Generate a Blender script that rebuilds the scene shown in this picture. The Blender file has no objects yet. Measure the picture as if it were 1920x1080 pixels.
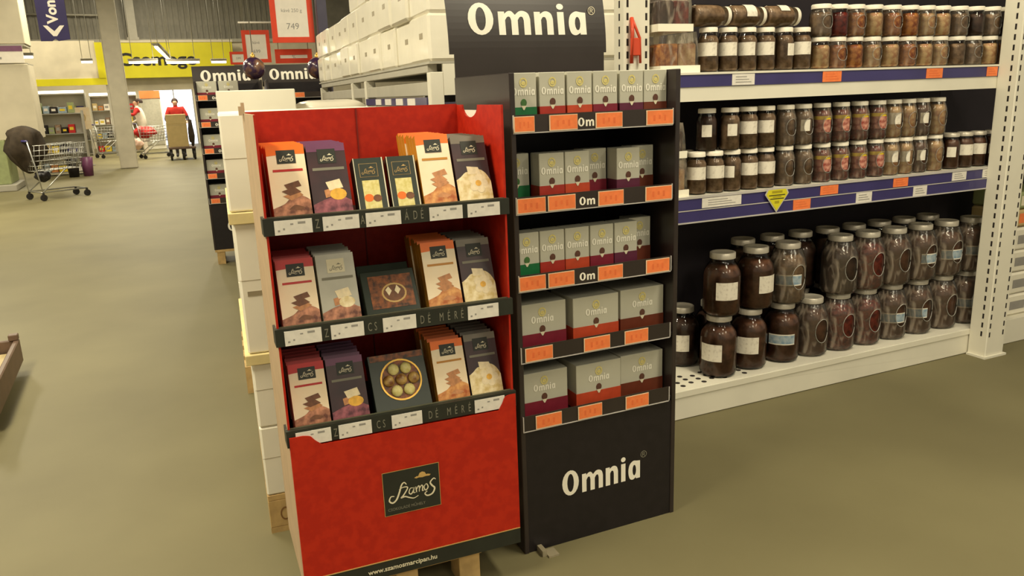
import bpy, bmesh, math, random
from mathutils import Vector, Matrix, noise
from mathutils.geometry import tessellate_polygon
random.seed(7)
scene = bpy.context.scene
col = scene.collection
PI = math.pi

# ------------------------------------------------------------------ camera
F_PX, CX, CY = 1480.0, 960.0, 540.0
CAM_H = 1.5
HY, SL = 174.0, -0.0354           # horizon height in the middle of the frame, and its slope
def hp(x):
    return Vector((x - CX, HY - CY + SL * (x - CX), F_PX))
up_c = hp(CX).cross(hp(CX + 1000)).normalized()
if up_c.y > 0: up_c = -up_c
ax = hp(4420.0).normalized(); az = up_c; ay = az.cross(ax)
def c2w(v): return Vector((ax.dot(v), ay.dot(v), az.dot(v)))
right, upv, back = c2w(Vector((1, 0, 0))), c2w(Vector((0, -1, 0))), c2w(Vector((0, 0, -1)))
cam_d = bpy.data.cameras.new('camera')
cam_d.sensor_width = 36.0; cam_d.lens = 36.0 * F_PX / 1920.0
cam_d.clip_start = 0.05; cam_d.clip_end = 200
cam = bpy.data.objects.new('camera', cam_d); col.objects.link(cam)
cam.matrix_world = Matrix(((right.x, upv.x, back.x, 0), (right.y, upv.y, back.y, 0), (right.z, upv.z, back.z, CAM_H), (0, 0, 0, 1)))
scene.camera = cam

# ------------------------------------------------------------------ world, exposure
world = bpy.data.worlds.new('world'); scene.world = world
world.use_nodes = True
bg = world.node_tree.nodes['Background']
bg.inputs[0].default_value = (1.0, 0.90, 0.68, 1); bg.inputs[1].default_value = 0.42
vs = scene.view_settings
vs.view_transform = 'Standard'; vs.look = 'None'; vs.gamma = 1.0; vs.use_curve_mapping = False
vs.exposure = 0.08
LAMP_COL = (1.0, 0.90, 0.66)
# fluorescent lamp rows: (x, y, z, length, watts); every one is built as a hanging fitting further down
LAMPS = [(-1.6, 2.0, 4.3, 2.4, 215), (-1.5, 6.2, 4.3, 2.4, 125), (-1.3, 10.2, 4.3, 2.4, 80), (-1.1, 14.2, 4.3, 2.4, 60),
         (-0.9, 18.2, 4.3, 2.4, 140), (2.5, 0.8, 3.9, 2.4, 105), (2.9, 5.6, 4.3, 2.4, 150), (-3.4, 13.0, 4.3, 2.4, 330),  # the last one is added, out of view, to brighten the pale tower
         (-1.2, -3.2, 4.3, 2.4, 60), (1.4, -3.6, 4.3, 2.4, 75), (4.2, -3.2, 4.3, 2.4, 85), (2.6, 24.5, 6.2, 2.4, 330), (-3.2, 25.5, 6.2, 2.4, 330), (0.2, 29.0, 6.2, 2.4, 330)]  # the last three are unseen lamps added to brighten the far hall

# ------------------------------------------------------------------ materials
def lin(c):
    r = []
    for x in c:
        x = x / 255.0
        r.append(x / 12.92 if x <= 0.04045 else ((x + 0.055) / 1.055) ** 2.4)
    return (r[0], r[1], r[2], 1.0)
MATS = {}
def M(name, rgb, rough=0.55, metal=0.0, var=0.08, scale=12.0, coat=0.0, bump=0.0, spec=0.4, rgb2=None, detail=4.0, lo=0.35, hi=0.65):
    m = bpy.data.materials.new(name); m.use_nodes = True
    nt = m.node_tree; b = nt.nodes['Principled BSDF']
    b.inputs['Roughness'].default_value = rough; b.inputs['Metallic'].default_value = metal
    b.inputs['Coat Weight'].default_value = coat; b.inputs['Coat Roughness'].default_value = 0.08
    b.inputs['Specular IOR Level'].default_value = spec
    c = lin(rgb)
    tc = nt.nodes.new('ShaderNodeTexCoord'); nz = nt.nodes.new('ShaderNodeTexNoise')
    nz.inputs['Scale'].default_value = scale; nz.inputs['Detail'].default_value = detail
    nt.links.new(tc.outputs['Object'], nz.inputs['Vector'])
    rp = nt.nodes.new('ShaderNodeValToRGB')
    rp.color_ramp.elements[0].position = lo; rp.color_ramp.elements[1].position = hi
    if rgb2: c2 = lin(rgb2)
    else: c2 = tuple(min(1, x * (1 + var)) for x in c[:3]) + (1,); c = tuple(x * (1 - var) for x in c[:3]) + (1,)
    rp.color_ramp.elements[0].color = c; rp.color_ramp.elements[1].color = c2
    nt.links.new(nz.outputs['Fac'], rp.inputs['Fac']); nt.links.new(rp.outputs['Color'], b.inputs['Base Color'])
    if bump:
        bp = nt.nodes.new('ShaderNodeBump'); bp.inputs['Strength'].default_value = bump; bp.inputs['Distance'].default_value = 0.01
        nt.links.new(nz.outputs['Fac'], bp.inputs['Height']); nt.links.new(bp.outputs['Normal'], b.inputs['Normal'])
    MATS[name] = m
    return m
def ME(name, rgb, strength):
    m = bpy.data.materials.new(name); m.use_nodes = True
    nt = m.node_tree; nt.nodes.remove(nt.nodes['Principled BSDF'])
    e = nt.nodes.new('ShaderNodeEmission'); e.inputs[0].default_value = lin(rgb); e.inputs[1].default_value = strength
    nt.links.new(e.outputs[0], nt.nodes['Material Output'].inputs[0]); MATS[name] = m
    return m
def MG(name, tint, ior=1.45, milk=0.0, rough=0.06, milk_rgb=(230, 225, 215), streak=0.0):
    """thin clear glass or film: see-through with a Fresnel gloss, plus milkiness whose crinkle streaks may paint in white highlights"""
    m = bpy.data.materials.new(name); m.use_nodes = True
    nt = m.node_tree; nt.nodes.remove(nt.nodes['Principled BSDF'])
    tr = nt.nodes.new('ShaderNodeBsdfTransparent'); tr.inputs[0].default_value = lin(tint)
    gl = nt.nodes.new('ShaderNodeBsdfGlossy'); gl.inputs['Roughness'].default_value = rough
    fr = nt.nodes.new('ShaderNodeFresnel'); fr.inputs[0].default_value = ior
    mx = nt.nodes.new('ShaderNodeMixShader'); nt.links.new(fr.outputs[0], mx.inputs[0])
    if milk > 0:
        df = nt.nodes.new('ShaderNodeBsdfDiffuse'); df.inputs[0].default_value = lin(milk_rgb)
        m2 = nt.nodes.new('ShaderNodeMixShader'); m2.inputs[0].default_value = milk
        if streak > 0:
            tc = nt.nodes.new('ShaderNodeTexCoord'); mp = nt.nodes.new('ShaderNodeMapping'); mp.inputs['Scale'].default_value = (1.0, 1.0, 0.35); mp.inputs['Rotation'].default_value = (0.3, 0.25, 0)
            nz = nt.nodes.new('ShaderNodeTexNoise'); nz.inputs['Scale'].default_value = 26; nz.inputs['Detail'].default_value = 2; nz.inputs['Distortion'].default_value = 1.2
            rp = nt.nodes.new('ShaderNodeValToRGB'); rp.color_ramp.elements[0].position = .52; rp.color_ramp.elements[1].position = .72
            rp.color_ramp.elements[0].color = (milk, milk, milk, 1); rp.color_ramp.elements[1].color = (streak, streak, streak, 1)  # pale streaks paint highlights of the crinkled film into its colour
            nt.links.new(tc.outputs['Object'], mp.inputs[0]); nt.links.new(mp.outputs[0], nz.inputs['Vector']); nt.links.new(nz.outputs['Fac'], rp.inputs[0]); nt.links.new(rp.outputs[0], m2.inputs[0])
            bp = nt.nodes.new('ShaderNodeBump'); bp.inputs['Strength'].default_value = .5; bp.inputs['Distance'].default_value = .004
            nt.links.new(nz.outputs['Fac'], bp.inputs['Height']); nt.links.new(bp.outputs['Normal'], gl.inputs['Normal'])
        nt.links.new(tr.outputs[0], m2.inputs[1]); nt.links.new(df.outputs[0], m2.inputs[2])
        nt.links.new(m2.outputs[0], mx.inputs[1])
    else: nt.links.new(tr.outputs[0], mx.inputs[1])
    nt.links.new(gl.outputs[0], mx.inputs[2])
    nt.links.new(mx.outputs[0], nt.nodes['Material Output'].inputs[0]); MATS[name] = m
    return m

M('floor', (111, 104, 75), rough=0.55, scale=1.3, rgb2=(122, 115, 84), detail=8, spec=0.2, lo=.3, hi=.7)
M('ceiling', (120, 115, 105), rough=0.8, scale=3)
M('cladding', (128, 124, 112), rough=0.6, scale=4, var=.1)
M('wall_cream', (205, 195, 170), rough=0.7, scale=2)
M('paint_beige', (226, 221, 204), rough=0.4, scale=5, var=.03)
M('paint_grey', (170, 165, 150), rough=0.5, scale=5, var=.05)
M('slot_dark', (40, 32, 28), rough=0.9)
M('rack_back', (34, 28, 34), rough=0.8)
M('rail_blue', (58, 52, 104), rough=0.32, scale=6, var=.08, coat=0.3)
M('rail_clear', (190, 185, 180), rough=0.25, scale=6, var=.05)
M('tag_white', (226, 220, 210), rough=0.5, scale=60, var=.05)
M('tag_print', (150, 146, 140), rough=0.6)
M('tag_orange', (240, 128, 70), rough=0.5, scale=50, var=.06)
M('tag_orange_print', (230, 112, 60), rough=0.6)
M('tag_rim', (235, 205, 170), rough=0.4)
M('yellow_sign', (215, 205, 40), rough=0.5, var=.05)
M('black_print', (30, 28, 26), rough=0.6)
M('red_card', (174, 33, 13), rough=0.5, scale=38, rgb2=(186, 40, 16), lo=.42, hi=.6, spec=.3)
M('red_card_dark', (120, 22, 12), rough=0.55, scale=20)
M('card_brown', (186, 160, 128), rough=0.7, scale=14, var=.06)
M('green_black', (40, 42, 34), rough=0.5, scale=16, var=.12)
M('green_lip', (84, 84, 66), rough=0.5, scale=16, var=.1)
M('gold_line', (196, 160, 96), rough=0.45)
M('gold', (190, 150, 70), rough=0.3, metal=0.6, scale=20, var=.2)
M('cream_print', (226, 216, 186), rough=0.5, var=.04)
M('grey_print', (128, 124, 108), rough=0.6)
M('black_card', (30, 25, 27), rough=0.42, scale=25, var=.15, spec=.4)
M('black_card_gloss', (48, 40, 38), rough=0.3, scale=10, var=.1, spec=.5)
M('sign_black', (46, 38, 34), rough=0.38, scale=6, var=.12, spec=.5)
M('sign_white', (244, 238, 222), rough=0.5, var=.02)
M('pack_grey', (192, 189, 172), rough=0.36, scale=9, var=.03, spec=.5)
M('pack_gold', (206, 190, 110), rough=0.4, scale=90, rgb2=(226, 214, 150))
M('pack_white', (244, 240, 226), rough=0.45, var=.02)
for n, c in dict(green=(30, 110, 62), red=(172, 52, 40), orange=(196, 74, 44), wine=(128, 36, 52), plum=(96, 40, 62), brown=(110, 52, 34)).items():
    M('band_' + n, c, rough=0.4, scale=30, var=.08)
M('bean', (96, 62, 50), rough=0.4, scale=60, var=.2)
M('bean_green', (70, 112, 60), rough=0.4, scale=60, var=.2)
M('choc_white', (244, 228, 198), rough=0.38, scale=8, rgb2=(240, 214, 176))
M('choc_orange', (236, 112, 26), rough=0.4, scale=12, var=.08)
M('choc_red', (190, 34, 34), rough=0.4, scale=12, var=.08)
M('choc_gold', (190, 128, 36), rough=0.4, scale=12, var=.1)
M('choc_purple', (112, 62, 96), rough=0.4, scale=14, var=.1)
M('choc_dark', (48, 32, 38), rough=0.36, scale=14, rgb2=(66, 40, 44))
M('choc_grey', (120, 112, 98), rough=0.34, scale=14, var=.1)
M('choc_silver', (170, 166, 150), rough=0.3, scale=14, var=.08)
M('choc_piece', (110, 68, 42), rough=0.45, scale=60, var=.25)
M('choc_piece_light', (190, 130, 84), rough=0.45, scale=60, var=.2)
M('choc_piece_cream', (232, 214, 176), rough=0.45, scale=60, var=.1)
M('swirl_brown', (96, 50, 34), rough=0.4, scale=42, rgb2=(206, 140, 106), detail=3)
M('swirl_caramel', (170, 84, 34), rough=0.4, scale=42, rgb2=(226, 164, 96), detail=3)
M('swirl_cream', (206, 178, 110), rough=0.4, scale=42, rgb2=(246, 230, 190), detail=3)
M('swirl_purple', (86, 40, 52), rough=0.4, scale=42, rgb2=(170, 96, 104), detail=3)
M('yellow_fruit', (226, 170, 60), rough=0.4, scale=50, var=.2)
M('dark_green_box', (38, 46, 36), rough=0.34, scale=12, var=.1)
M('gift_picture', (60, 36, 22), rough=0.4, scale=60, rgb2=(150, 84, 40))
M('praline', (204, 168, 96), rough=0.35, scale=50, rgb2=(120, 74, 36))
M('wood', (190, 158, 104), rough=0.7, scale=18, var=.15)
M('wood_mark', (130, 92, 50), rough=0.8)
M('carton_white', (240, 234, 216), rough=0.45, scale=4, var=.03, bump=0.1)
M('carton_film', (236, 230, 212), rough=0.28, scale=7, var=.03, bump=0.5, coat=0.3)
M('tape', (150, 138, 112), rough=0.4)
M('lip_yellow', (226, 208, 150), rough=0.5)
M('lid', (196, 188, 172), rough=0.35, metal=0.35, scale=20, var=.05)
M('lid_white', (238, 230, 212), rough=0.4, scale=20, var=.03)
M('contents_brown', (78, 50, 38), rough=0.5, scale=28, rgb2=(118, 80, 62), detail=3)
M('contents_dark', (58, 40, 34), rough=0.5, scale=28, rgb2=(88, 64, 54), detail=3)
M('contents_grey', (112, 88, 68), rough=0.5, scale=40, rgb2=(166, 138, 112), detail=3)
M('contents_orange', (150, 76, 40), rough=0.45, scale=45, rgb2=(224, 160, 92), detail=3)
M('contents_peach', (190, 140, 104), rough=0.45, scale=45, rgb2=(232, 206, 160), detail=3)
M('contents_red', (84, 22, 24), rough=0.45, scale=45, rgb2=(150, 60, 48), detail=3)
M('label_white', (232, 224, 208), rough=0.5, scale=70, rgb2=(206, 196, 180), lo=.5, hi=.72)
M('label_yellow', (226, 196, 50), rough=0.5)
M('label_pink', (206, 150, 130), rough=0.5, scale=50, rgb2=(140, 60, 50))
M('label_blue', (120, 146, 166), rough=0.45, scale=40, rgb2=(176, 186, 190))
MG('glass', (248, 246, 240), ior=1.45, rough=0.04)
MG('film', (250, 248, 244), ior=1.5, milk=0.05, rough=0.16, streak=0.34, milk_rgb=(214, 196, 176))
MG('film_rim', (250, 248, 244), ior=1.6, milk=0.4, rough=0.1)
MG('door_glass', (246, 248, 248), ior=1.45, rough=0.02)
M('tray_white', (246, 240, 220), rough=0.5, var=.02)
M('hook_red', (206, 74, 46), rough=0.4)
M('banner_blue', (48, 40, 86), rough=0.6, scale=5)
M('poster_red', (222, 66, 30), rough=0.5, var=.05)
M('paper', (236, 228, 214), rough=0.6, var=.03)
M('post_blue', (70, 66, 84), rough=0.5)
M('ball', (52, 32, 62), rough=0.25, scale=9, rgb2=(150, 110, 70), coat=.5, lo=.45, hi=.7)
M('column', (206, 198, 178), rough=0.7, scale=3)
M('board_yellow', (206, 196, 26), rough=0.5, scale=2, var=.05)
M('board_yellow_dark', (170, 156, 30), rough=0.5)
M('steel', (176, 174, 166), rough=0.3, metal=0.7, var=.05)
M('rubber', (40, 36, 32), rough=0.8)
M('coat_dark', (58, 48, 36), rough=0.9, scale=10, var=.25)
M('coat_red', (186, 40, 36), rough=0.8, scale=10, var=.15)
M('bag_pink', (232, 196, 178), rough=0.6)
M('jacket_red', (190, 46, 38), rough=0.8, scale=10, var=.1)
M('cloth_white', (226, 214, 196), rough=0.8, var=.05)
M('cloth_dark', (56, 52, 56), rough=0.8, var=.15)
M('cloth_grey', (150, 148, 140), rough=0.8, var=.1)
M('skin', (206, 156, 128), rough=0.6, var=.04)
M('hair', (60, 46, 40), rough=0.7, var=.15)
M('cardboard', (196, 172, 120), rough=0.7, scale=8, var=.05)
M('trolley_brown', (104, 82, 66), rough=0.5, scale=10, var=.1)
M('trolley_deck', (196, 176, 130), rough=0.6, scale=10)
M('plastic_clear_floor', (150, 140, 115), rough=0.2, spec=.6)
M('green_panel', (150, 158, 110), rough=0.6)
ME('tube_glow', (255, 244, 214), 7.0)
ME('strip_glow', (255, 246, 226), 3.2)
ME('daylight', (240, 244, 255), 1.9)

# ------------------------------------------------------------------ mesh builder
class MB:
    def __init__(s): s.v = []; s.f = []; s.m = []; s.sm = []
    def add(s, vs, fs, m=0, smooth=False):
        o = len(s.v); s.v += [tuple(p) for p in vs]
        for f in fs:
            s.f.append([i + o for i in f]); s.m.append(m); s.sm.append(smooth)
        return s
    def box(s, x0, x1, y0, y1, z0, z1, m=0, fm=None):
        vs = [(x0, y0, z0), (x1, y0, z0), (x1, y1, z0), (x0, y1, z0), (x0, y0, z1), (x1, y0, z1), (x1, y1, z1), (x0, y1, z1)]
        fs = [(0, 3, 2, 1), (4, 5, 6, 7), (0, 1, 5, 4), (1, 2, 6, 5), (2, 3, 7, 6), (3, 0, 4, 7)]   # bottom top front right back left
        names = ('bottom', 'top', 'front', 'right', 'back', 'left')
        o = len(s.v); s.v += vs
        for n, f in zip(names, fs):
            s.f.append([i + o for i in f]); s.m.append((fm or {}).get(n, m)); s.sm.append(False)
        return s
    def quad(s, a, b, c, d, m=0): return s.add([a, b, c, d], [(0, 1, 2, 3)], m)
    def rect(s, x0, x1, z0, z1, y=0.0, m=0):      # a flat rectangle facing -Y
        return s.quad((x0, y, z0), (x1, y, z0), (x1, y, z1), (x0, y, z1), m)
    def flat(s, loops, m=0, y=0.0, sx=1.0, sz=None, ox=0.0, oz=0.0):   # filled 2D outline (+ holes) facing -Y
        sz = sx if sz is None else sz
        lp = [[Vector((p[0], p[1], 0)) for p in l] for l in loops]
        pts = [p for l in lp for p in l]
        tris = tessellate_polygon(lp)
        vs = [(p.x * sx + ox, y, p.y * sz + oz) for p in pts]
        fs = []
        for t in tris:
            a, b, c = [Vector(vs[i]) for i in t]
            n = (b - a).cross(c - a)
            fs.append(tuple(t) if n.y < 0 else (t[0], t[2], t[1]))
        return s.add(vs, fs, m)
    def ribbon(s, pts, w, m=0, y=0.0, sx=1.0, ox=0.0, oz=0.0, steps=5):
        P = smooth_path(pts, steps); n = len(P); vs = []
        for i in range(n):
            a = P[max(0, i - 1)]; b = P[min(n - 1, i + 1)]
            d = Vector((b[0] - a[0], b[1] - a[1])); d = d.normalized() if d.length > 1e-9 else Vector((1, 0))
            t = i / (n - 1); ww = w * (0.35 + 0.65 * math.sin(PI * min(1, max(0, t * .9 + .05))))
            vs.append(((P[i][0] - d.y * ww / 2) * sx + ox, y, (P[i][1] + d.x * ww / 2) * sx + oz))
            vs.append(((P[i][0] + d.y * ww / 2) * sx + ox, y, (P[i][1] - d.x * ww / 2) * sx + oz))
        return s.add(vs, [(2 * i, 2 * i + 1, 2 * i + 3, 2 * i + 2) for i in range(n - 1)], m)
    def lathe(s, prof, n=20, m=0, cx=0, cy=0, smooth=True, a0=0.0, a1=2 * PI):
        full = abs(a1 - a0 - 2 * PI) < 1e-6; vs = []; fs = []
        k = n if full else n + 1
        for r, z in prof:
            for i in range(k):
                a = a0 + (a1 - a0) * i / n
                vs.append((cx + r * math.cos(a), cy + r * math.sin(a), z))
        for j in range(len(prof) - 1):
            for i in range(n):
                b = (i + 1) % k if full else i + 1
                fs.append((j * k + i, j * k + b, (j + 1) * k + b, (j + 1) * k + i))
        s.add(vs, fs, m, smooth)
        return s
    def disc(s, r, z, n=20, m=0, cx=0, cy=0, up=True):
        vs = [(cx + r * math.cos(2 * PI * i / n), cy + r * math.sin(2 * PI * i / n), z) for i in range(n)]
        return s.add(vs, [tuple(range(n)) if up else tuple(reversed(range(n)))], m)
    def tube(s, pts, r, n=6, m=0, closed=False):
        pts = [Vector(p) for p in pts]; vs = []; fs = []; N = len(pts)
        for i, p in enumerate(pts):
            if closed: d = pts[(i + 1) % N] - pts[i - 1]
            else: d = pts[min(N - 1, i + 1)] - pts[max(0, i - 1)]
            d.normalize(); u = d.cross(Vector((0, 0, 1)))
            if u.length < 1e-3: u = d.cross(Vector((0, 1, 0)))
            u.normalize(); w = d.cross(u)
            for k in range(n):
                a = 2 * PI * k / n; q = p + u * (r * math.cos(a)) + w * (r * math.sin(a)); vs.append(tuple(q))
        for i in range(N if closed else N - 1):
            j = (i + 1) % N
            for k in range(n): fs.append((i * n + k, i * n + (k + 1) % n, j * n + (k + 1) % n, j * n + k))
        if not closed: fs.append(tuple(reversed(range(n)))); fs.append(tuple((N - 1) * n + k for k in range(n)))
        return s.add(vs, fs, m, True)
    def ball(s, c, rx, ry, rz, nu=16, nv=10, m=0):
        vs = []; fs = []
        for j in range(nv + 1):
            t = PI * j / nv
            for i in range(nu):
                a = 2 * PI * i / nu
                vs.append((c[0] + rx * math.sin(t) * math.cos(a), c[1] + ry * math.sin(t) * math.sin(a), c[2] - rz * math.cos(t)))
        for j in range(nv):
            for i in range(nu): fs.append((j * nu + i, j * nu + (i + 1) % nu, (j + 1) * nu + (i + 1) % nu, (j + 1) * nu + i))
        return s.add(vs, fs, m, True)
    def mesh(s, name, mats, bevel=0.0):
        me = bpy.data.meshes.new(name); me.from_pydata(s.v, [], s.f)
        for x in mats: me.materials.append(MATS[x])
        me.polygons.foreach_set('material_index', s.m); me.polygons.foreach_set('use_smooth', s.sm)
        if bevel:
            bm = bmesh.new(); bm.from_mesh(me)
            bmesh.ops.remove_doubles(bm, verts=bm.verts, dist=1e-6)
            bmesh.ops.bevel(bm, geom=[e for e in bm.edges if e.is_manifold], offset=bevel, segments=1, affect='EDGES', clamp_overlap=True)
            bm.to_mesh(me); bm.free()
        me.update(); return me
    def build(s, name, mats, parent=None, loc=(0, 0, 0), rot=(0, 0, 0), bevel=0.0):
        if isinstance(mats, str): mats = [mats]
        return link(name, s.mesh(name, mats, bevel), parent, loc, rot)
def smooth_path(pts, steps=5):
    out = []
    n = len(pts)
    for i in range(n - 1):
        p0 = pts[max(0, i - 1)]; p1 = pts[i]; p2 = pts[i + 1]; p3 = pts[min(n - 1, i + 2)]
        for k in range(steps):
            t = k / steps
            out.append(tuple(0.5 * ((2 * b) + (c - a) * t + (2 * a - 5 * b + 4 * c - d) * t * t + (3 * b - a - 3 * c + d) * t ** 3) for a, b, c, d in zip(p0, p1, p2, p3)))
    out.append(tuple(pts[-1])); return out
def link(name, data, parent=None, loc=(0, 0, 0), rot=(0, 0, 0)):
    o = bpy.data.objects.new(name, data); col.objects.link(o)
    o.parent = parent; o.location = loc; o.rotation_euler = rot; return o
def tag(o, label, cat, group=None):
    o['label'] = label; o['category'] = cat
    if group: o['group'] = group
    return o
def thing(name, label, cat, loc=(0, 0, 0), rz=0.0, group=None):
    return tag(link(name, None, None, loc, (0, 0, rz)), label, cat, group)
def struct(o): o['kind'] = 'structure'; return o
def dup(o, parent=None):
    c = o.copy(); col.objects.link(c); c.parent = parent
    for ch in list(KIDS.get(o.name, [])) or list(o.children): dup(ch, c)
    return c
KIDS = {}
ORD = ['first', 'second', 'third', 'fourth', 'fifth', 'sixth', 'seventh', 'eighth', 'ninth', 'tenth', 'eleventh', 'twelfth', 'thirteenth', 'fourteenth', 'fifteenth', 'sixteenth']
def text_mesh(body, size, bold=0.0, align='LEFT', res=3, sx=1.0):
    c = bpy.data.curves.new('lettering', 'FONT'); c.body = body; c.size = size; c.offset = bold
    c.align_x = align; c.resolution_u = res
    o = bpy.data.objects.new('lettering', c); col.objects.link(o)
    bpy.context.view_layer.update()
    me = bpy.data.meshes.new_from_object(o.evaluated_get(bpy.context.evaluated_depsgraph_get()))
    bpy.data.objects.remove(o); bpy.data.curves.remove(c)
    for v in me.vertices: v.co = Vector((v.co.x * sx, 0.0, v.co.y))
    return me
def text(name, body, size, mat, parent, loc, bold=0.0, align='LEFT', sx=1.0, rot=(0, 0, 0), res=3):
    me = text_mesh(body, size, bold, align, res, sx); me.materials.clear(); me.materials.append(MATS[mat])
    return link(name, me, parent, loc, rot)
def ell(cx, cy, rx, ry, n=20): return [(cx + rx * math.cos(2 * PI * i / n), cy + ry * math.sin(2 * PI * i / n)) for i in range(n)]

# ------------------------------------------------------------------ lettering outlines (bold word of five letters)
def arc(pts, k=4): return smooth_path(pts, k)
G_N = [(0, 0), (0, .73), (.22, .73), (.22, .66)] + arc([(.22, .66), (.36, .74), (.5, .74), (.62, .66), (.67, .5)]) + [(.67, 0), (.44, 0)] + arc([(.44, .44), (.40, .55), (.31, .56), (.24, .47)]) + [(.24, 0)]
G_M = ([(0, 0), (0, .73), (.22, .73), (.22, .66)] + arc([(.22, .66), (.34, .74), (.47, .74), (.58, .63)]) + arc([(.6, .64), (.74, .74), (.9, .75), (1.05, .67), (1.11, .5)])
       + [(1.11, 0), (.88, 0)] + arc([(.88, .45), (.84, .56), (.75, .56), (.67, .46)]) + [(.67, 0), (.44, 0)] + arc([(.44, .45), (.40, .56), (.31, .56), (.23, .46)]) + [(.23, 0)])
G_A = [(.65, 0), (.42, 0), (.42, .06)] + arc([(.42, .06), (.24, -.02), (.07, .06), (0, .34), (.07, .62), (.27, .75), (.46, .73), (.65, .71)])
def brand_word(mb, sx, m, y, ox, oz, sz=None, n=20):
    mb.flat([ell(.43, .5, .43, .5, n), ell(.43, .5, .17, .36, n)], m, y, sx, sz, ox, oz)
    for g, dx in ((G_M, 1.03), (G_N, 2.29), ([(0, 0), (.24, 0), (.24, .73), (0, .73)], 3.13), (ell(.12, .9, .13, .1, 10), 3.13)):
        mb.flat([[(p[0] + dx, p[1]) for p in g]], m, y, sx, sz, ox, oz)
    mb.flat([[(p[0] + 3.53, p[1]) for p in G_A], [(p[0] + 3.53, p[1]) for p in ell(.33, .36, .1, .22, 12)]], m, y, sx, sz, ox, oz)
    return mb
WORD_W = 4.18
SCRIPT = [([(3.7, 3.3), (3.3, 3.8), (2.75, 3.4), (2.25, 2.0), (1.6, .6), (.8, .05), (.2, .6), (.55, 1.4), (1.2, 1.35)], .34),
          ([(2.2, 2.5), (3.0, 2.85), (3.9, 2.6), (3.0, 1.2), (2.5, .75), (3.3, .85), (4.1, .45), (5.0, .15), (5.9, .5)], .28),
          ([(5.0, 2.3), (4.4, 2.3), (4.1, 1.5), (4.5, 1.1), (5.0, 1.8), (5.2, 2.4), (5.0, 1.3), (5.4, 1.3)], .24),
          ([(5.5, 2.45), (5.6, 1.2)], .24), ([(5.6, 1.8), (6.0, 2.45), (6.2, 2.2), (6.1, 1.2)], .24), ([(6.2, 1.8), (6.6, 2.45), (6.85, 2.2), (6.75, 1.3), (7.1, 1.4)], .24),
          ([(7.5, 2.55), (7.1, 2.0), (7.4, 1.25), (7.9, 1.8), (7.7, 2.5), (7.4, 2.5)], .24),
          ([(9.5, 3.1), (9.1, 3.4), (8.4, 2.7), (8.7, 2.0), (9.2, 1.3), (8.7, .3), (7.7, .05), (7.2, .6), (7.7, 1.0)], .34)]
CROWN = [(5.3, 4.3), (5.8, 4.55), (6.1, 4.5), (6.4, 5.1), (6.9, 5.3), (7.4, 5.1), (7.7, 4.55), (8.0, 4.6), (8.6, 4.4), (8.3, 4.15), (7.6, 4.2), (6.9, 4.1), (6.2, 4.2), (5.7, 4.1)]
def script_logo(mb, sx, m, y, ox, oz, crown_m=None, steps=5):
    for p, w in SCRIPT: mb.ribbon(p, w, m, y, sx, ox, oz, steps)
    mb.flat([CROWN], m if crown_m is None else crown_m, y, sx, None, ox, oz)
    return mb

# ------------------------------------------------------------------ the hall
fl = MB(); fl.box(-14, 14, -9, 40, -0.1, 0.0); struct(fl.build('floor', 'floor'))
ce = MB(); ce.box(-14, 14, -9, 36, 6.5, 6.7); struct(ce.build('ceiling', 'ceiling'))
wb = MB()      # far wall with the opening of the exit
wb.box(-14, 0.2, 33.6, 33.9, 0, 3.85, 0); wb.box(1.62, 14, 33.6, 33.9, 0, 3.85, 0); wb.box(0.2, 1.62, 33.6, 33.9, 2.05, 3.85, 0)
wb.box(-14, 14, 33.6, 33.9, 3.85, 6.5, 1)
wall_back = struct(wb.build('wall_back', ['wall_cream', 'cladding']))
for i in range(70):    # standing ribs of the metal cladding
    if i == 0:
        rib = MB().box(-0.05, 0.05, -0.03, 0, 3.85, 6.5).build('cladding_rib', 'cladding', wall_back, (-7, 33.6, 0))
    else:
        c = rib.copy(); col.objects.link(c); c.location.x = -7 + i * 0.2
MB().box(-14, 14, 33.5, 33.6, 3.78, 3.9).build('ledge', 'paint_grey', wall_back)
win = struct(MB().box(0.2, 1.62, 33.72, 33.74, 0, 2.05).build('window_1', 'daylight'))
for x in (0.2, 0.9, 1.58):
    MB().box(x, x + 0.04, 33.66, 33.71, 0, 2.05).build('window_frame', 'steel', win)
colm = struct(MB().box(-0.2, 0.2, -0.2, 0.2, 0, 6.5).build('column', 'column', None, (-0.63, 22.2, 0), bevel=0.02))
tag(MB().box(-0.16, 0.16, -0.1, 0.1, 3.9, 6.4).box(-0.2, 0.2, -0.12, 0.12, 3.85, 3.95).build('downpipe', 'paint_grey', None, (-0.2, 33.35, 0)), 'light grey boxed downpipe on the far cladding beside the column', 'downpipe')
tag(MB().tube([(-3.5, 33.4, 4.75), (-1.0, 33.4, 4.72)], 0.035).box(-3.3, -3.26, 33.4, 33.56, 4.74, 4.78).box(-1.3, -1.26, 33.4, 33.56, 4.72, 4.76).build('conduit_pipe', 'paint_grey'), 'thin pale pipe running level across the grey far wall', 'pipe')

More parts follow.
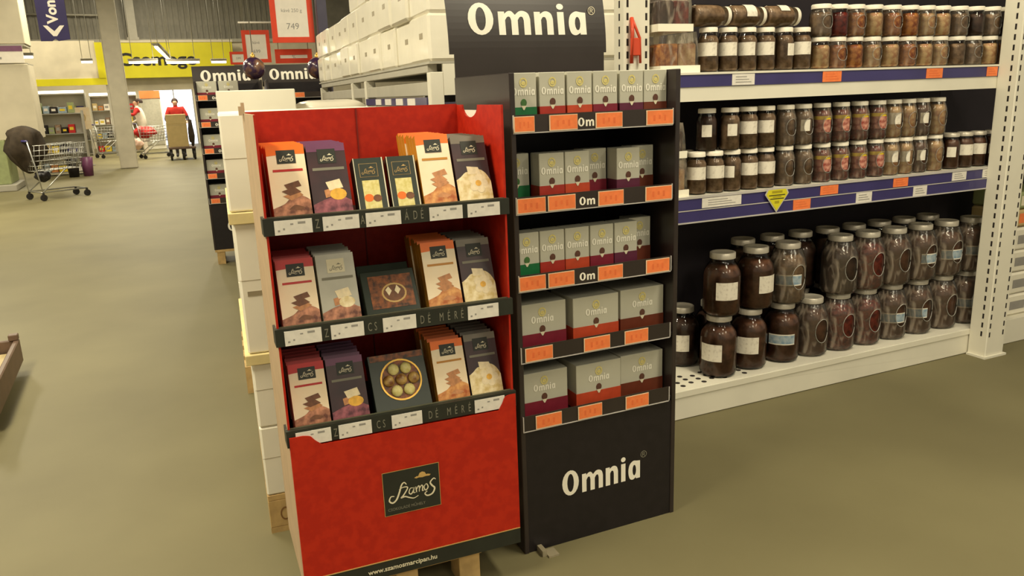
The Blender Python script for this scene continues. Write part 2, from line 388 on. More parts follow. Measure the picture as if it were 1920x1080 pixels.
# lamps: hanging fluorescent fittings that light the hall
def lamp(x, y, z, length, watts, label, along_y=True, yaw=0.0, glow='tube_glow'):
    t = thing('fluorescent_lamp', label, 'lamp', (x, y, z), yaw + (0 if along_y else -PI / 2), 'hanging fluorescent lamps')
    h = length / 2
    MB().box(-0.06, 0.06, -h, h, 0.03, 0.09).box(-0.1, 0.1, -h, h, 0.09, 0.10).build('housing', 'paint_grey', t)
    MB().tube([(0, -h + .02, 0), (0, h - .02, 0)], 0.03, 8).build('tube', glow, t)
    for s in (-1, 1): MB().tube([(0, s * h * .7, 0.1), (0, s * h * .7, 6.5 - z)], 0.008, 4).build('hanger', 'steel', t)
    if watts:
        ld = bpy.data.lights.new('lamp_light', 'AREA'); ld.shape = 'RECTANGLE'; ld.size = 0.5; ld.size_y = length
        ld.energy = watts; ld.color = LAMP_COL
        link('lamp_light', ld, t, (0, 0, -0.05))
    return t
names = ['nearest the camera', 'second', 'third', 'fourth', 'fifth']
for i, (x, y, z, L, w) in enumerate(LAMPS):
    if i < 5: lb = 'fluorescent lamp hung over the main aisle, %s in its row' % names[i]
    else: lb = 'fluorescent lamp hung ' + ['in front of the jar rack', 'behind the jar rack', 'out of view before the pale tower, added to brighten it', 'behind the viewer on the left', 'behind the viewer in the middle', 'behind the viewer on the right',
        'over the far hall, right of the exit path, added for brightness', 'over the far hall, above the low shelves, added for brightness', 'just before the far exit, added to brighten the far wall'][i - 5]
    lamp(x, y, z, L, w, lb)
lamp(0.62, 27.1, 2.97, 7.6, 160, 'long glowing tube lamp running away above the far exit', yaw=-0.0687)
FAR = [((-0.38, 0.42), 26.0, 2.72, 'below the letter C of the yellow board'), ((0.62, 1.56), 26.0, 2.70, 'below the end of the yellow board lettering'), ((1.93, 2.4), 27.0, 2.74, 'just left of the red framed posters'),
       ((-2.9, -2.5), 24.0, 2.8, 'beside the pale shelving tower'), ((-1.68, -1.35), 27.6, 2.83, 'left of the grey column'), ((-1.14, -1.0), 28.6, 2.84, 'short, right against the grey column')]
for (a, b), y, z, w in FAR:
    lamp((a + b) / 2, y, z, b - a, 0, 'bright tube lamp hanging far off, ' + w, along_y=False)

# yellow shop-in-shop boards
yb = thing('yellow_board', 'large yellow fascia board with dark department lettering on the far wall', 'sign', (1.1, 33.05, 2.5))
MB().box(-1.95, 2.1, 0, 0.12, 0.0, 1.25).build('board', 'board_yellow', yb, bevel=0.01)
MB().box(-1.97, 2.12, -0.02, 0.14, 1.25, 1.33).build('top_edge', 'wall_cream', yb)
for s in (-1.5, 1.6): MB().tube([(s, .06, 1.25), (s, .06, 4.0)], .012, 5).build('hanger', 'steel', yb)
text('lettering', 'Csemege', 0.62, 'black_print', yb, (-1.93, -0.012, 0.45), bold=0.016, sx=1.16)
y2 = thing('yellow_fascia', 'long low yellow fascia strip above the lit counters at the far left', 'sign', (-2.2, 28, 2.17))
MB().box(-1.1, 1.13, 0, 0.1, 0.0, 0.2).build('strip', 'board_yellow', y2)
MB().box(0.93, 1.13, -0.02, 0.1, 0.2, 1.25).build('end_board', 'board_yellow', y2)
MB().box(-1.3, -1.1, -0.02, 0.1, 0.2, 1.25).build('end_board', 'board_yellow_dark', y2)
MB().box(-1.1, 0.93, 0.02, 0.1, 0.2, 1.3).build('back_board', 'wall_cream', y2)
for s in (-1.25, 1.08): MB().box(s, s + .06, .1, .16, -2.17, 1.25).build('post', 'paint_grey', y2)

# ------------------------------------------------------------------ red cardboard chocolate display
RW, RY, RYAW = 0.663, 2.075, math.radians(-2.0)
RX, RZ = 0.231, 0.124
red = thing('display_stand', 'red cardboard chocolate display with three dark trays, on a wooden pallet', 'display stand', (RX, RY, RZ), RYAW)
RM = Matrix.Translation((RX, RY, RZ)) @ Matrix.Rotation(RYAW, 4, 'Z')
DEP = 0.40
# side panels: red inside, brown board outside
for x0, x1, ins, out in ((0.0, 0.006, 'right', 'left'), (RW - 0.006, RW, 'left', 'right')):
    if x0 == 0.0: MB().box(x0, x1, 0.004, DEP, 0.0, 1.345, 0, {ins: 1, 'front': 1}).build('side_panel', ['card_brown', 'red_card'], red); continue
    yc, nr_ = 0.272, 0.072      # finger notch cut into the top edge of the right side
    nt_ = [(yc + nr_ * math.cos(a), 1.345 + .038 * math.sin(a)) for a in [PI * i / 10 for i in range(0, -11, -1)]]
    ol = [(0.004, 0.0), (DEP, 0.0), (DEP, 1.345)] + nt_ + [(0.004, 1.345)]
    sp = MB().flat([ol], 1); sp.flat([ol], 0, x1 - x0)
    for i in range(len(ol)):
        a, b = ol[i], ol[(i + 1) % len(ol)]
        sp.quad((a[0], 0, a[1]), (b[0], 0, b[1]), (b[0], x1 - x0, b[1]), (a[0], x1 - x0, a[1]), 1)
    sp.v = [(x0 + p[1], p[0], p[2]) for p in sp.v]
    sp.build('side_panel', ['card_brown', 'red_card'], red)
    MB().box(x1 + .001, x1 + .004, yc - .085, yc + .085, 1.2, 1.329).build('white_liner', 'pack_white', red)
bkp = MB()
outl = [(0.006, 0.0), (RW - 0.006, 0.0), (RW - 0.006, 1.348), (0.006, 1.348)]
bkp.flat([outl], 0, DEP - 0.006)
bkp.flat([outl], 1, DEP - 0.001)
bkp.build('back_panel', ['red_card', 'card_brown'], red)
MB().box(RW / 2 - 0.002, RW / 2 + 0.002, DEP - 0.009, DEP - 0.006, 0.5, 1.346).build('back_seam', 'red_card_dark', red)
fp = [(0.0, 0.052), (RW, 0.052), (RW, 0.499)] + arc([(RW - .02, .499), (RW - .034, .494), (RW - .043, .476), (RW - .056, .455)], 4) + arc([(0.085, .455), (.068, .470), (.056, .484), (.036, .489)], 4) + [(0.0, 0.489)]
fpm = MB().flat([fp], 0, -0.0140).flat([[p for p in reversed(fp)]], 0, -0.0115)
n0 = len(fp)
for i in range(n0):
    a, b = fp[i], fp[(i + 1) % n0]
    fpm.quad((a[0], -0.0140, a[1]), (a[0], -0.0115, a[1]), (b[0], -0.0115, b[1]), (b[0], -0.0140, b[1]), 0)
front = fpm.build('front_panel', 'red_card', red)
MB().box(0, RW, -0.0115, 0.004, 0.0, 0.452).build('inner_panel', 'red_card', red)
MB().box(0, RW, -0.0140, -0.0115, 0.0, 0.052).build('base_band', 'green_black', red)
MB().box(0, RW, -0.0148, -0.0140, 0.0505, 0.0535).build('gold_line', 'gold_line', red)
text('lettering', 'www.szamosmarcipan.hu', 0.021, 'cream_print', red, (0.18, -0.0150, 0.019), sx=0.98, bold=0.0004)
bd = red
logo = MB().rect(0.242, 0.412, 0.193, 0.331, -0.0152, 1).rect(0.2435, 0.4105, 0.1945, 0.3295, -0.0156, 0)
lp = logo.build('logo_tile', ['green_black', 'gold_line'], red)
script_logo(MB(), 0.0152, 0, -0.0162, 0.255, 0.232, 1).build('script_logo', ['cream_print', 'gold_line'], lp)
text('lettering', 'CSOKOLÁDÉ MŰHELY', 0.0125, 'grey_print', lp, (0.252, -0.0162, 0.208), sx=0.9)
TRAYS = [(1.042, 1.087), (0.746, 0.794), (0.458, 0.506)]
TAGS = [[(.021, .116), (.143, .238), (.256, .351), (.431, .526), (.541, .637)], [(.017, .113), (.138, .227), (.28, .374), (.527, .621)], [(.018, .113), (.134, .226), (.284, .373), (.534, .629)]]
LETT = [[('Z', .124), ('A', .242), ('Á', .362), ('D', .385), ('É', .406)], [('Z', .121), ('C', .238), ('S', .256), ('D', .386), ('É', .408), ('M', .442), ('É', .466), ('R', .486), ('É', .506)],
        [('Z', .120), ('C', .240), ('S', .258), ('D', .392), ('É', .413), ('M', .448), ('É', .472), ('R', .492), ('É', .514)]]
for (z0, z1), tg, lt in zip(TRAYS, TAGS, LETT):
    tr = MB()
    tr.box(0.004, RW - 0.004, 0.006, DEP - 0.008, z0 + 0.004, z0 + 0.009, 0)
    tr.box(-0.006, RW + 0.004, -0.008, 0.006, z0, z1, 0)
    tr.box(-0.004, RW + 0.002, 0.006, 0.014, z1 - 0.006, z1 + 0.001, 1)
    tr.box(-0.006, 0.0, 0.006, 0.05, z0, z1, 0); tr.box(RW, RW + 0.004, 0.006, 0.05, z0, z1, 0)
    tray = tr.build('tray', ['green_black', 'green_lip'], red)
    for a, b in tg:
        zc0, zc1 = z0 + 0.001, z1 - 0.007
        tm = MB().box(a, b, -0.0105, -0.009, zc0, zc1, 0)
        w = b - a
        tm.rect(a + .62 * w, a + .82 * w, zc1 - .012, zc1 - .006, -0.0107, 1); tm.rect(a + .08 * w, a + .14 * w, zc0 + .008, zc0 + .013, -0.0107, 1)
        tm.rect(a + .22 * w, a + .27 * w, zc0 + .012, zc0 + .017, -0.0107, 1); tm.rect(a + .42 * w, a + .5 * w, zc1 - .013, zc1 - .009, -0.0107, 1)
        tm.build('price_tag', ['tag_white', 'tag_print'], tray)
    for ch, x in lt:
        text('letter', ch, 0.034, 'grey_print', tray, (x, -0.0086, z0 + 0.010), sx=0.5)
# loop ear of film at the top left corner, and the wooden pallet under the display
MB().box(-0.004, 0.004, 0.0, 0.03, 1.345, 1.375).box(-0.012, -0.004, 0.0, 0.02, 1.34, 1.365).build('cardboard_ear', 'card_brown', red, (0.0, 0.33, 0.0))
pal = thing('wooden_pallet', 'small wooden pallet under the red chocolate display', 'pallet', (0.30, 2.09, 0.0), RYAW)
for i in range(3): MB().box(0, 0.475, 0.0 + i * .145, 0.10 + i * .145, 0.1, 0.1235).build('deck_board', 'wood', pal, bevel=0.002)
for i in range(3):
    for j in range(2): MB().box(0.0 + i * .2, 0.068 + i * .2, 0.005 + j * .28, 0.10 + j * .28, 0.0, 0.1).build('block', 'wood', pal, bevel=0.002)

# chocolate packs
def logo_part(parent, H, tile, z0, z1, hw=.0235):
    p = MB().rect(-hw, hw + .001, H * z0, H * z1, -.0010, 0)
    for q, w in SCRIPT: p.ribbon(q, w * 1.3, 1, -.0014, hw * .164, -hw * .76, H * z0 + .006, 2)
    p.flat([CROWN], 1, -.0014, hw * .164, None, -hw * .76, H * z0 + .006)
    p.build('logo_tile', [tile, 'cream_print' if tile != 'cream_print' else 'grey_print'], parent)
def print_light(o, W, H, top, sw, piece, stripe):
    y = -0.0005
    MB().flat([[(-W / 2, H * .868), (0, H * .885), (W / 2, H * .88), (W / 2, H), (-W / 2, H)]], 0, y).build('colour_band', top, o)
    logo_part(o, H, 'green_black', .765, .935)
    MB().rect(-W * .38, W * .40, H * .665, H * .695, y - .0003).build('name_stripe', stripe, o)
    p = MB()
    p.flat([[(-.014, H * .50), (.024, H * .545), (.030, H * .475), (-.006, H * .44)]], 1, y - .0006)
    p.flat([[(-.022, H * .42), (.012, H * .465), (.028, H * .40), (-.002, H * .36)]], 1, y - .0009)
    p.flat([[(-.020, H * .36), (.020, H * .41), (.032, H * .36), (.0, H * .30)]], 2, y - .0006)
    p.flat([[(-W / 2, 0), (W / 2, 0), (W / 2, H * .29)] + arc([(W * .42, H * .32), (W * .2, H * .365), (-.004, H * .32), (-W * .2, H * .26), (-W / 2, H * .21)], 3)], 0, y - .0003)
    p.flat([[(-W * .1, H * .19)] + arc([(-W * .1, H * .19), (W * .05, H * .24), (W * .2, H * .23), (W * .34, H * .2)], 3) + [(W * .2, H * .17)]], 1, y - .0005)
    p.build('front_picture', [sw, piece, 'choc_piece_light'], o)
def print_dark(o, W, H, top, sw, piece, accent, tile='green_black', flower=False):
    y = -0.0005
    MB().rect(-W / 2, W / 2, H * .90, H, y).build('colour_band', top, o)
    logo_part(o, H, tile, .745, .93)
    MB().rect(-W * .40, W * .42, H * .655, H * .69, y - .0003).build('name_stripe', 'grey_print', o)
    p = MB()
    if flower:
        p.flat([[(-W / 2, 0), (W / 2, 0)] + arc([(W / 2, H * .36), (W * .38, H * .47), (W * .2, H * .53), (0, H * .50), (-W * .2, H * .50), (-W * .36, H * .44), (-W / 2, H * .40)], 3)], 0, y - .0003)
        p.flat([[(-.016, H * .58), (.018, H * .56), (.024, H * .47), (-.014, H * .47)]], 1, y - .0006)
        for a in range(5): p.flat([ell(.012 + .017 * math.cos(a * 1.26), H * .34 + .017 * math.sin(a * 1.26), .012, .012, 10)], 1, y - .0006 - .0001 * a)
        p.flat([ell(.012, H * .34, .009, .009, 10)], 2, y - .0014)
    else:
        p.flat([[(-.012, H * .50), (.026, H * .535), (.033, H * .42), (-.004, H * .39)]], 1, y - .0006)
        p.flat([[(-.018, H * .40), (.012, H * .43), (.014, H * .33), (-.016, H * .30)]], 3, y - .0005)
        p.flat([ell(.018, H * .34, .022, H * .075, 14)], 2, y - .0007)
        p.flat([[(-W / 2, 0), (W / 2, 0), (W / 2, H * .25)] + arc([(W * .42, H * .27), (W * .2, H * .33), (-.004, H * .30), (-W * .2, H * .28), (-W / 2, H * .22)], 3)], 0, y - .0003)
    p.build('front_picture', [sw, piece, accent, 'choc_piece_light'], o)
BAR_T = 0.028
def make_pack(kind, W, H):
    K = {'light_orange': ('choc_white', 'choc_orange'), 'light_gold': ('choc_white', 'choc_gold'), 'light_red': ('choc_white', 'choc_red'), 'purple': ('choc_dark', 'choc_purple'),
         'silver': ('choc_silver', 'choc_grey'), 'grey_cream': ('choc_dark', 'choc_grey')}
    body, top = K[kind]
    o = MB().box(-W / 2, W / 2, 0, BAR_T, 0, H, 0, {'top': 1, 'left': 1 if kind in ('light_gold', 'light_orange') else 0}).build('chocolate_bar', [body, top])
    if kind == 'light_red': print_light(o, W, H, top, 'swirl_brown', 'choc_piece', 'choc_red')
    elif kind == 'light_orange': print_light(o, W, H, top, 'swirl_brown', 'choc_piece', 'choc_red')
    elif kind == 'light_gold': print_light(o, W, H, 'choc_orange', 'swirl_caramel', 'choc_piece_light', 'choc_gold')
    elif kind == 'purple': print_dark(o, W, H, top, 'swirl_purple', 'choc_piece_cream', 'yellow_fruit')
    elif kind == 'silver': print_dark(o, W, H, 'choc_silver', 'swirl_brown', 'choc_piece_cream', 'swirl_cream', 'cream_print')
    else: print_dark(o, W, H, top, 'swirl_cream', 'choc_piece_cream', 'yellow_fruit', flower=True)
    return o
LEAN = math.radians(21)
WHERE = ['top', 'middle', 'lowest']
def place_pack(kind, tray_i, x0, x1, H, n, desc, n_show=None):
    W = x1 - x0; z = TRAYS[tray_i][0] + 0.0095; xc = (x0 + x1) / 2
    base = make_pack(kind, W, H); band = [c for c in base.children if c.name.startswith('colour_band')][0]
    pitch = BAR_T / math.cos(LEAN) + 0.0006
    for i in range(n):
        o = base if i == 0 else base.copy()
        if i:
            col.objects.link(o); cb = band.copy(); col.objects.link(cb); cb.parent = o
        o.matrix_world = RM @ Matrix.Translation((xc + (0.004 if i == 3 else 0), 0.024 + i * pitch, z + BAR_T * math.sin(LEAN) + .0004)) @ Matrix.Rotation(-LEAN, 4, 'X')
        tag(o, (desc + ', front one in the %s red tray') % WHERE[tray_i] if i == 0 else (desc + ' behind the front one, %s red tray') % WHERE[tray_i], 'chocolate', 'chocolate bars in the %s red tray' % WHERE[tray_i])
place_pack('light_orange', 0, .028, .126, .215, 7, 'orange topped white chocolate bar with brown swirl')
place_pack('purple', 0, .131, .233, .213, 7, 'purple chocolate bar with yellow fruit')
place_pack('light_gold', 0, .432, .527, .222, 7, 'white chocolate bar with gold side')
place_pack('grey_cream', 0, .534, .636, .212, 7, 'grey chocolate bar with cream flower')
place_pack('light_red', 1, .021, .121, .205, 6, 'red topped white chocolate bar')
place_pack('silver', 1, .128, .232, .208, 6, 'silver chocolate bar with pale logo')
place_pack('light_gold', 1, .427, .528, .212, 6, 'white chocolate bar with gold side')
place_pack('grey_cream', 1, .535, .636, .21, 6, 'dark chocolate bar with cream flower')
place_pack('light_red', 2, .024, .122, .195, 6, 'crimson topped white chocolate bar')
place_pack('purple', 2, .128, .232, .195, 6, 'purple chocolate bar with yellow fruit')
place_pack('light_gold', 2, .437, .536, .2, 6, 'white chocolate bar with gold side')
place_pack('grey_cream', 2, .542, .642, .205, 6, 'dark chocolate bar with cream flower')
# two narrow dark green boxes in the top tray
for k, (a, b) in enumerate(((.250, .334), (.342, .424))):
    W = b - a; H = .158; T = .05
    o = MB().box(-W / 2, W / 2, 0, T, 0, H, 0).build('praline_box', 'dark_green_box', None, bevel=0.0012)
    o.matrix_world = RM @ Matrix.Translation(((a + b) / 2, .03, TRAYS[0][0] + .0098 + T * math.sin(LEAN))) @ Matrix.Rotation(-LEAN, 4, 'X')
    tag(o, 'narrow dark green praline box, %s of the pair in the top red tray' % ('left' if k == 0 else 'right'), 'chocolate box', 'small green boxes in the top tray')
    y = -.0006
    p = MB().rect(-.027, .023, H * .66, H * .90, y, 1).rect(-.026, .022, H * .665, H * .895, y - .0003, 0)
    script_logo(p, .0040, 1, y - .0006, -.022, H * .71, 1, 2).build('logo_tile', ['dark_green_box', 'gold_line'], o)
    for e0, e1 in ((-W / 2 + .001, -W / 2 + .003), (W / 2 - .005, W / 2 - .002)): MB().rect(e0, e1, 0, H, y).build('edge_line', 'cream_print', o)
    p = MB().rect(-.024, .022, .012, H * .60, y, 0)
    p.flat([ell(-.011, .046, .013, .011, 12)], 1, y - .0004); p.flat([ell(.012, .044, .012, .010, 12)], 2, y - .0006)
    p.build('window_label', ['pack_gold', 'choc_orange', 'choc_piece'], o)
# gift boxes in the middle and lowest trays
W, H, T = .155, .135, .05
o = MB().box(-W / 2, W / 2, 0, T, 0, H, 0).build('gift_box', 'dark_green_box', None, bevel=0.0015)
o.matrix_world = RM @ Matrix.Translation((.325, .03, TRAYS[1][0] + .0098 + T * math.sin(math.radians(34)))) @ Matrix.Rotation(-math.radians(34), 4, 'X')
tag(o, 'wide dark gift box with golden praline picture, centre of the middle red tray', 'chocolate box')
p = MB().rect(-.058, .066, .02, H - .016, -.0006, 0).flat([ell(.01, .064, .036, .03, 18), ell(.01, .064, .031, .025, 18)], 1, -.0010).flat([ell(.01, .064, .031, .025, 18)], 2, -.0008)
p.flat([[(-.014, .074), (-.004, .084), (.004, .07), (-.006, .056)]], 3, -.0012).flat([[(.012, .07), (.02, .086), (.03, .072), (.02, .058)]], 3, -.0014)
p.build('front_picture', ['gift_picture', 'gold_line', 'choc_piece', 'choc_piece_cream'], o)
oo = MB().box(-W / 2, W / 2, 0, T, 0, H, 0).build('gift_box', 'dark_green_box', None, bevel=0.0015)
oo.matrix_world = RM @ Matrix.Translation((.333, .125, TRAYS[1][0] + .0098 + T * math.sin(math.radians(34)))) @ Matrix.Rotation(-math.radians(34), 4, 'X')
tag(oo, 'wide dark gift box queued behind the golden praline picture box', 'chocolate box')
W, H, T = .168, .172, .05
o = MB().box(-W / 2, W / 2, 0, T, 0, H, 0).build('gift_box', 'dark_green_box', None, bevel=0.0015)
o.matrix_world = RM @ Matrix.Translation((.335, .03, TRAYS[2][0] + .0098 + T * math.sin(math.radians(30)))) @ Matrix.Rotation(-math.radians(30), 4, 'X')
tag(o, 'dark gift box with round gold window of pralines, lowest red tray', 'chocolate box')
MB().box(-.078, .080, -.0012, 0, .152, .170, 0).build('lid_band', 'gift_picture', o)
ring = MB()
N = 28
for i in range(N):
    a0_, a1_ = 2 * PI * i / N, 2 * PI * (i + 1) / N
    P = lambda r, a, y: (.004 + r * math.cos(a), y, .090 + r * math.sin(a))
    ring.quad(P(.057, a0_, -.003), P(.062, a0_, -.003), P(.062, a1_, -.003), P(.057, a1_, -.003)); ring.quad(P(.062, a0_, -.003), P(.062, a0_, 0), P(.062, a1_, 0), P(.062, a1_, -.003))
    ring.quad(P(.057, a1_, -.003), P(.057, a1_, 0), P(.057, a0_, 0), P(.057, a0_, -.003))
ring.build('window_rim', 'gold', o)
MB().flat([ell(.004, .090, .057, .057, 28)], 0, -.0008).build('window_tray', 'gift_picture', o)
for i in range(7):
    a = 2 * PI * i / 6; r = .037 if i < 6 else 0
    MB().ball((.004 + r * math.cos(a), -.004, .090 + r * math.sin(a)), .0175, .009, .0175, 10, 6).build('praline', 'pack_gold' if i % 3 else 'praline', o)

# ------------------------------------------------------------------ black coffee stands
SX0, SX1, SY0, SY1, SH = 0.955, 1.552, 2.145, 2.60, 1.556
ROWZ = [1.386, 1.146, 0.906, 0.675, 0.443]
def coffee_stand(label, loc, rz, sign_dz, rows_tags, holder=True):
    t = thing('coffee_stand', label, 'display stand', loc, rz)
    w = SX1 - SX0; d = SY1 - SY0
    for a in (0.0, w - 0.017): MB().box(a, a + 0.017, 0, d, 0.0, SH).build('side_panel', 'black_card_gloss', t, bevel=0.002)
    MB().box(0.017, w - 0.017, d - 0.01, d, 0.0, SH - 0.02).build('back_panel', 'black_card', t)
    MB().box(0.017, w - 0.017, 0.004, 0.012, 0.0, 0.437).build('front_panel', 'black_card', t)
    for zi, z in enumerate(ROWZ):
        sh = MB().box(0.0175, w - 0.0175, 0.004, d - 0.0105, z + 0.0, z + 0.012).build('shelf', 'black_card', t, bevel=0.001)
        h = 0.05
        st = MB().box(0.008, w - 0.03, -0.004, -0.001, z - 0.002, z + h, 0)
        st.box(0.008, w - 0.03, -0.006, -0.001, z - 0.004, z - 0.001, 1).box(0.006, 0.009, -0.006, -0.001, z - 0.004, z + h, 1).box(w - 0.033, w - 0.03, -0.006, -0.001, z - .004, z + h, 1)
        st.build('price_strip', ['sign_black', 'rail_clear'], sh)
        tags, om = rows_tags[zi]
        for a, b in tags:
            a -= SX0; b -= SX0
            tm = MB().box(a, b, -0.0075, -0.0055, z + 0.0, z + 0.046, 1).rect(a + .003, b - .001, z + .003, z + .044, -0.0078, 0)
            ww = b - a
            for q in range(3): tm.rect(a + ww * (.25 + .2 * q), a + ww * (.33 + .2 * q), z + .012 + .006 * (q % 2), z + .03, -0.0080, 2)
            tm.build('price_tag', ['tag_orange', 'tag_rim', 'tag_orange_print'], sh)
        if om is not None:
            mb = MB(); s_ = 0.026
            mb.flat([ell(.43, .5, .43, .5), ell(.43, .5, .17, .36)], 0, -.0046, s_, None, om - SX0, z + .008)
            mb.flat([[(q[0] + 1.03, q[1]) for q in G_M]], 0, -.0046, s_, None, om - SX0, z + .008)
            mb.build('lettering', 'sign_white', sh)
    if True:
        mb = brand_word(MB(), 0.0735, 0, 0.0035, 0.146, 0.172, 0.092)
        mb.build('front_lettering', 'sign_white', t)
        text('registered_mark', '®', 0.035, 'grey_print', t, (0.455, 0.0035, 0.245))
    # header sign standing up from the back of the stand
    z0 = 1.37 + sign_dz; z1 = 1.632 + sign_dz; z2 = 1.838 + sign_dz
    sg = [(0.005, z0), (w - 0.012, z0), (w - 0.012, z1), (w - 0.002, z1), (w - 0.002, z2), (-0.012, z2), (-0.012, z1), (0.005, z1)]
    def sy(z): return 0.7 * max(0.0, z - z1) ** 2
    sm = MB(); rows = [(z0, 0.005, w - 0.012), (z1, 0.005, w - 0.012)]
    K = 10
    wide = [(z1 + (z2 - z1) * i / K, -0.012, w - 0.002) for i in range(K + 1)]
    for seq in (rows, wide):
        for (za, a0_, a1_), (zb, b0_, b1_) in zip(seq[:-1], seq[1:]):
            ya, yb_ = d + .001 + sy(za), d + .001 + sy(zb)
            sm.add([(a0_, ya, za), (a1_, ya, za), (b1_, yb_, zb), (b0_, yb_, zb)], [(0, 1, 2, 3)], 0, True); sm.add([(a0_, ya + .005, za), (a1_, ya + .005, za), (b1_, yb_ + .005, zb), (b0_, yb_ + .005, zb)], [(3, 2, 1, 0)], 0, True)
            sm.quad((a0_, ya, za), (b0_, yb_, zb), (b0_, yb_ + .005, zb), (a0_, ya + .005, za)); sm.quad((a1_, ya, za), (a1_, ya + .005, za), (b1_, yb_ + .005, zb), (b1_, yb_, zb))
    sm.quad((wide[-1][1], d + .001 + sy(z2), z2), (wide[-1][2], d + .001 + sy(z2), z2), (wide[-1][2], d + .006 + sy(z2), z2), (wide[-1][1], d + .006 + sy(z2), z2))
    s = sm.build('header_sign', 'sign_black', t)
    lw = brand_word(MB(), 0.1085, 0, d - 0.0006, 0.062, 1.694 + sign_dz, 0.106)
    lw.v = [(p[0], p[1] + sy(p[2]), p[2]) for p in lw.v]
    lw.build('lettering', 'sign_white', s)
    text('registered_mark', '®', 0.040, 'cream_print', s, (0.525, d - 0.001 + sy(1.762 + sign_dz), 1.762 + sign_dz))
    return t
RT = [([(.962, 1.029), (1.078, 1.173), (1.236, 1.331), (1.419, 1.519)], 1.176), ([(.964, 1.059), (1.067, 1.162), (1.243, 1.335), (1.417, 1.518)], 1.177), ([(.962, 1.053), (1.062, 1.154), (1.239, 1.332), (1.421, 1.513)], 1.174),
      ([(.975, 1.072), (1.185, 1.283), (1.339, 1.431)], None), ([(1.005, 1.099), (1.16, 1.251), (1.343, 1.435)], None)]
near = coffee_stand('tall black coffee display stand with five shelves, right of the red display', (SX0, SY0, 0), 0, 0, RT)
MB().box(-0.004, 0.012, -0.03, 0.02, 0.0, 0.02).box(0.012, 0.05, -0.045, 0.0, 0.0, 0.006).build('film_corner', 'plastic_clear_floor', near, (0.05, -0.01, 0.0))

def coffee_box(W, H, D, band, bean='bean'):
    o = MB().box(-W / 2, W / 2, 0, D, 0, H, 0).build('coffee_box', 'pack_grey', None, bevel=0.0015)
    hb = H * .37
    MB().box(-W / 2 - .0004, W / 2 + .0004, -.0004, D, .0015, hb).build('colour_band', 'band_' + band, o)
    y = -.0012
    k = min(W, .092)
    cz = H * .82 if W < .12 else H * .81
    MB().flat([ell(0, cz, k * .15, k * .17, 14), ell(0, cz, k * .10, k * .115, 14)], 0, y).flat([ell(0, cz - k * .02, k * .085, k * .075, 10)], 0, y - .0003).build('gold_emblem', 'pack_gold', o)
    ss = k * .86 / WORD_W
    brand_word(MB(), ss, 0, y, -k * .43, H * .59, ss * 1.25, 12).build('lettering', 'pack_white', o)
    bz = H * .45
    MB().flat([ell(0, bz, k * .115, k * .135, 14)], 0, y).flat([[(-k * .1, bz - k * .1), (k * .1, bz - k * .1), (k * .02, bz - k * .24), (-k * .02, bz - k * .24)]], 1, y - .0003).build('bean_emblem', [bean, 'cream_print'], o)
    return o
protos = {}
def put_box(key, band, x0, y, z, W, H, D, label, group, yaw=0.0):
    k = (W, H, D, band)
    if k not in protos:
        protos[k] = o = coffee_box(W, H, D, band, 'bean_green' if band == 'green' else 'bean')
    else:
        s = protos[k]; o = s.copy(); col.objects.link(o)
        for ch in list(s.children):
            c = ch.copy(); col.objects.link(c); c.parent = o
    o.location = (x0 + W / 2, y, z); o.rotation_euler = (0, 0, yaw)
    return tag(o, label, 'coffee box', group)
BN = {'green': 'green', 'red': 'red', 'orange': 'orange red', 'wine': 'wine red', 'plum': 'plum', 'brown': 'brown'}
POS = ['leftmost', 'second from left', 'third from left', 'fourth from left', 'fifth from left', 'rightmost']
SHN = ['top shelf', 'second shelf', 'third shelf', 'fourth shelf', 'lowest shelf']
small = (0.0865, 0.158, 0.062)
# rows: list of (x0, dy, band)
R1 = [(.979, .05, 'green'), (1.076, .05, 'red'), (1.170, .05, 'orange'), (1.261, .05, 'wine'), (1.357, .05, 'plum'), (1.4465, .05, 'brown')]
R2 = [(.973, .105, 'green'), (1.068, .05, 'red'), (1.158, .05, 'orange'), (1.252, .105, 'wine'), (1.345, .05, 'plum'), (1.434, .105, 'brown')]
R3 = [(.974, .05, 'green'), (1.064, .05, 'red'), (1.154, .05, 'orange'), (1.245, .05, 'wine'), (1.336, .05, 'plum'), (1.425, .105, 'brown')]
for ri, row in enumerate((R1, R2, R3)):
    for i, (x, dy, b) in enumerate(row):
        put_box('s', b, x, SY0 + dy, ROWZ[ri] + .0125, *small, 'grey coffee box with %s base, %s, %s of near black stand' % (BN[b], POS[i], SHN[ri]), 'small coffee boxes on the near black stand')
big = (0.172, 0.158, 0.16)
for ri, row in ((3, [(.979, .05, 'wine'), (1.172, .04, 'orange'), (1.358, .05, 'brown')]), (4, [(.980, .05, 'wine'), (1.180, .04, 'orange'), (1.358, .05, 'brown')])):
    for i, (x, dy, b) in enumerate(row):
        put_box('b', b, x, SY0 + dy, ROWZ[ri] + .0125, *big, 'large grey coffee box with %s base, %s, %s of near black stand' % (BN[b], ['left', 'middle', 'right'][i], SHN[ri]), 'large coffee boxes on the near black stand')

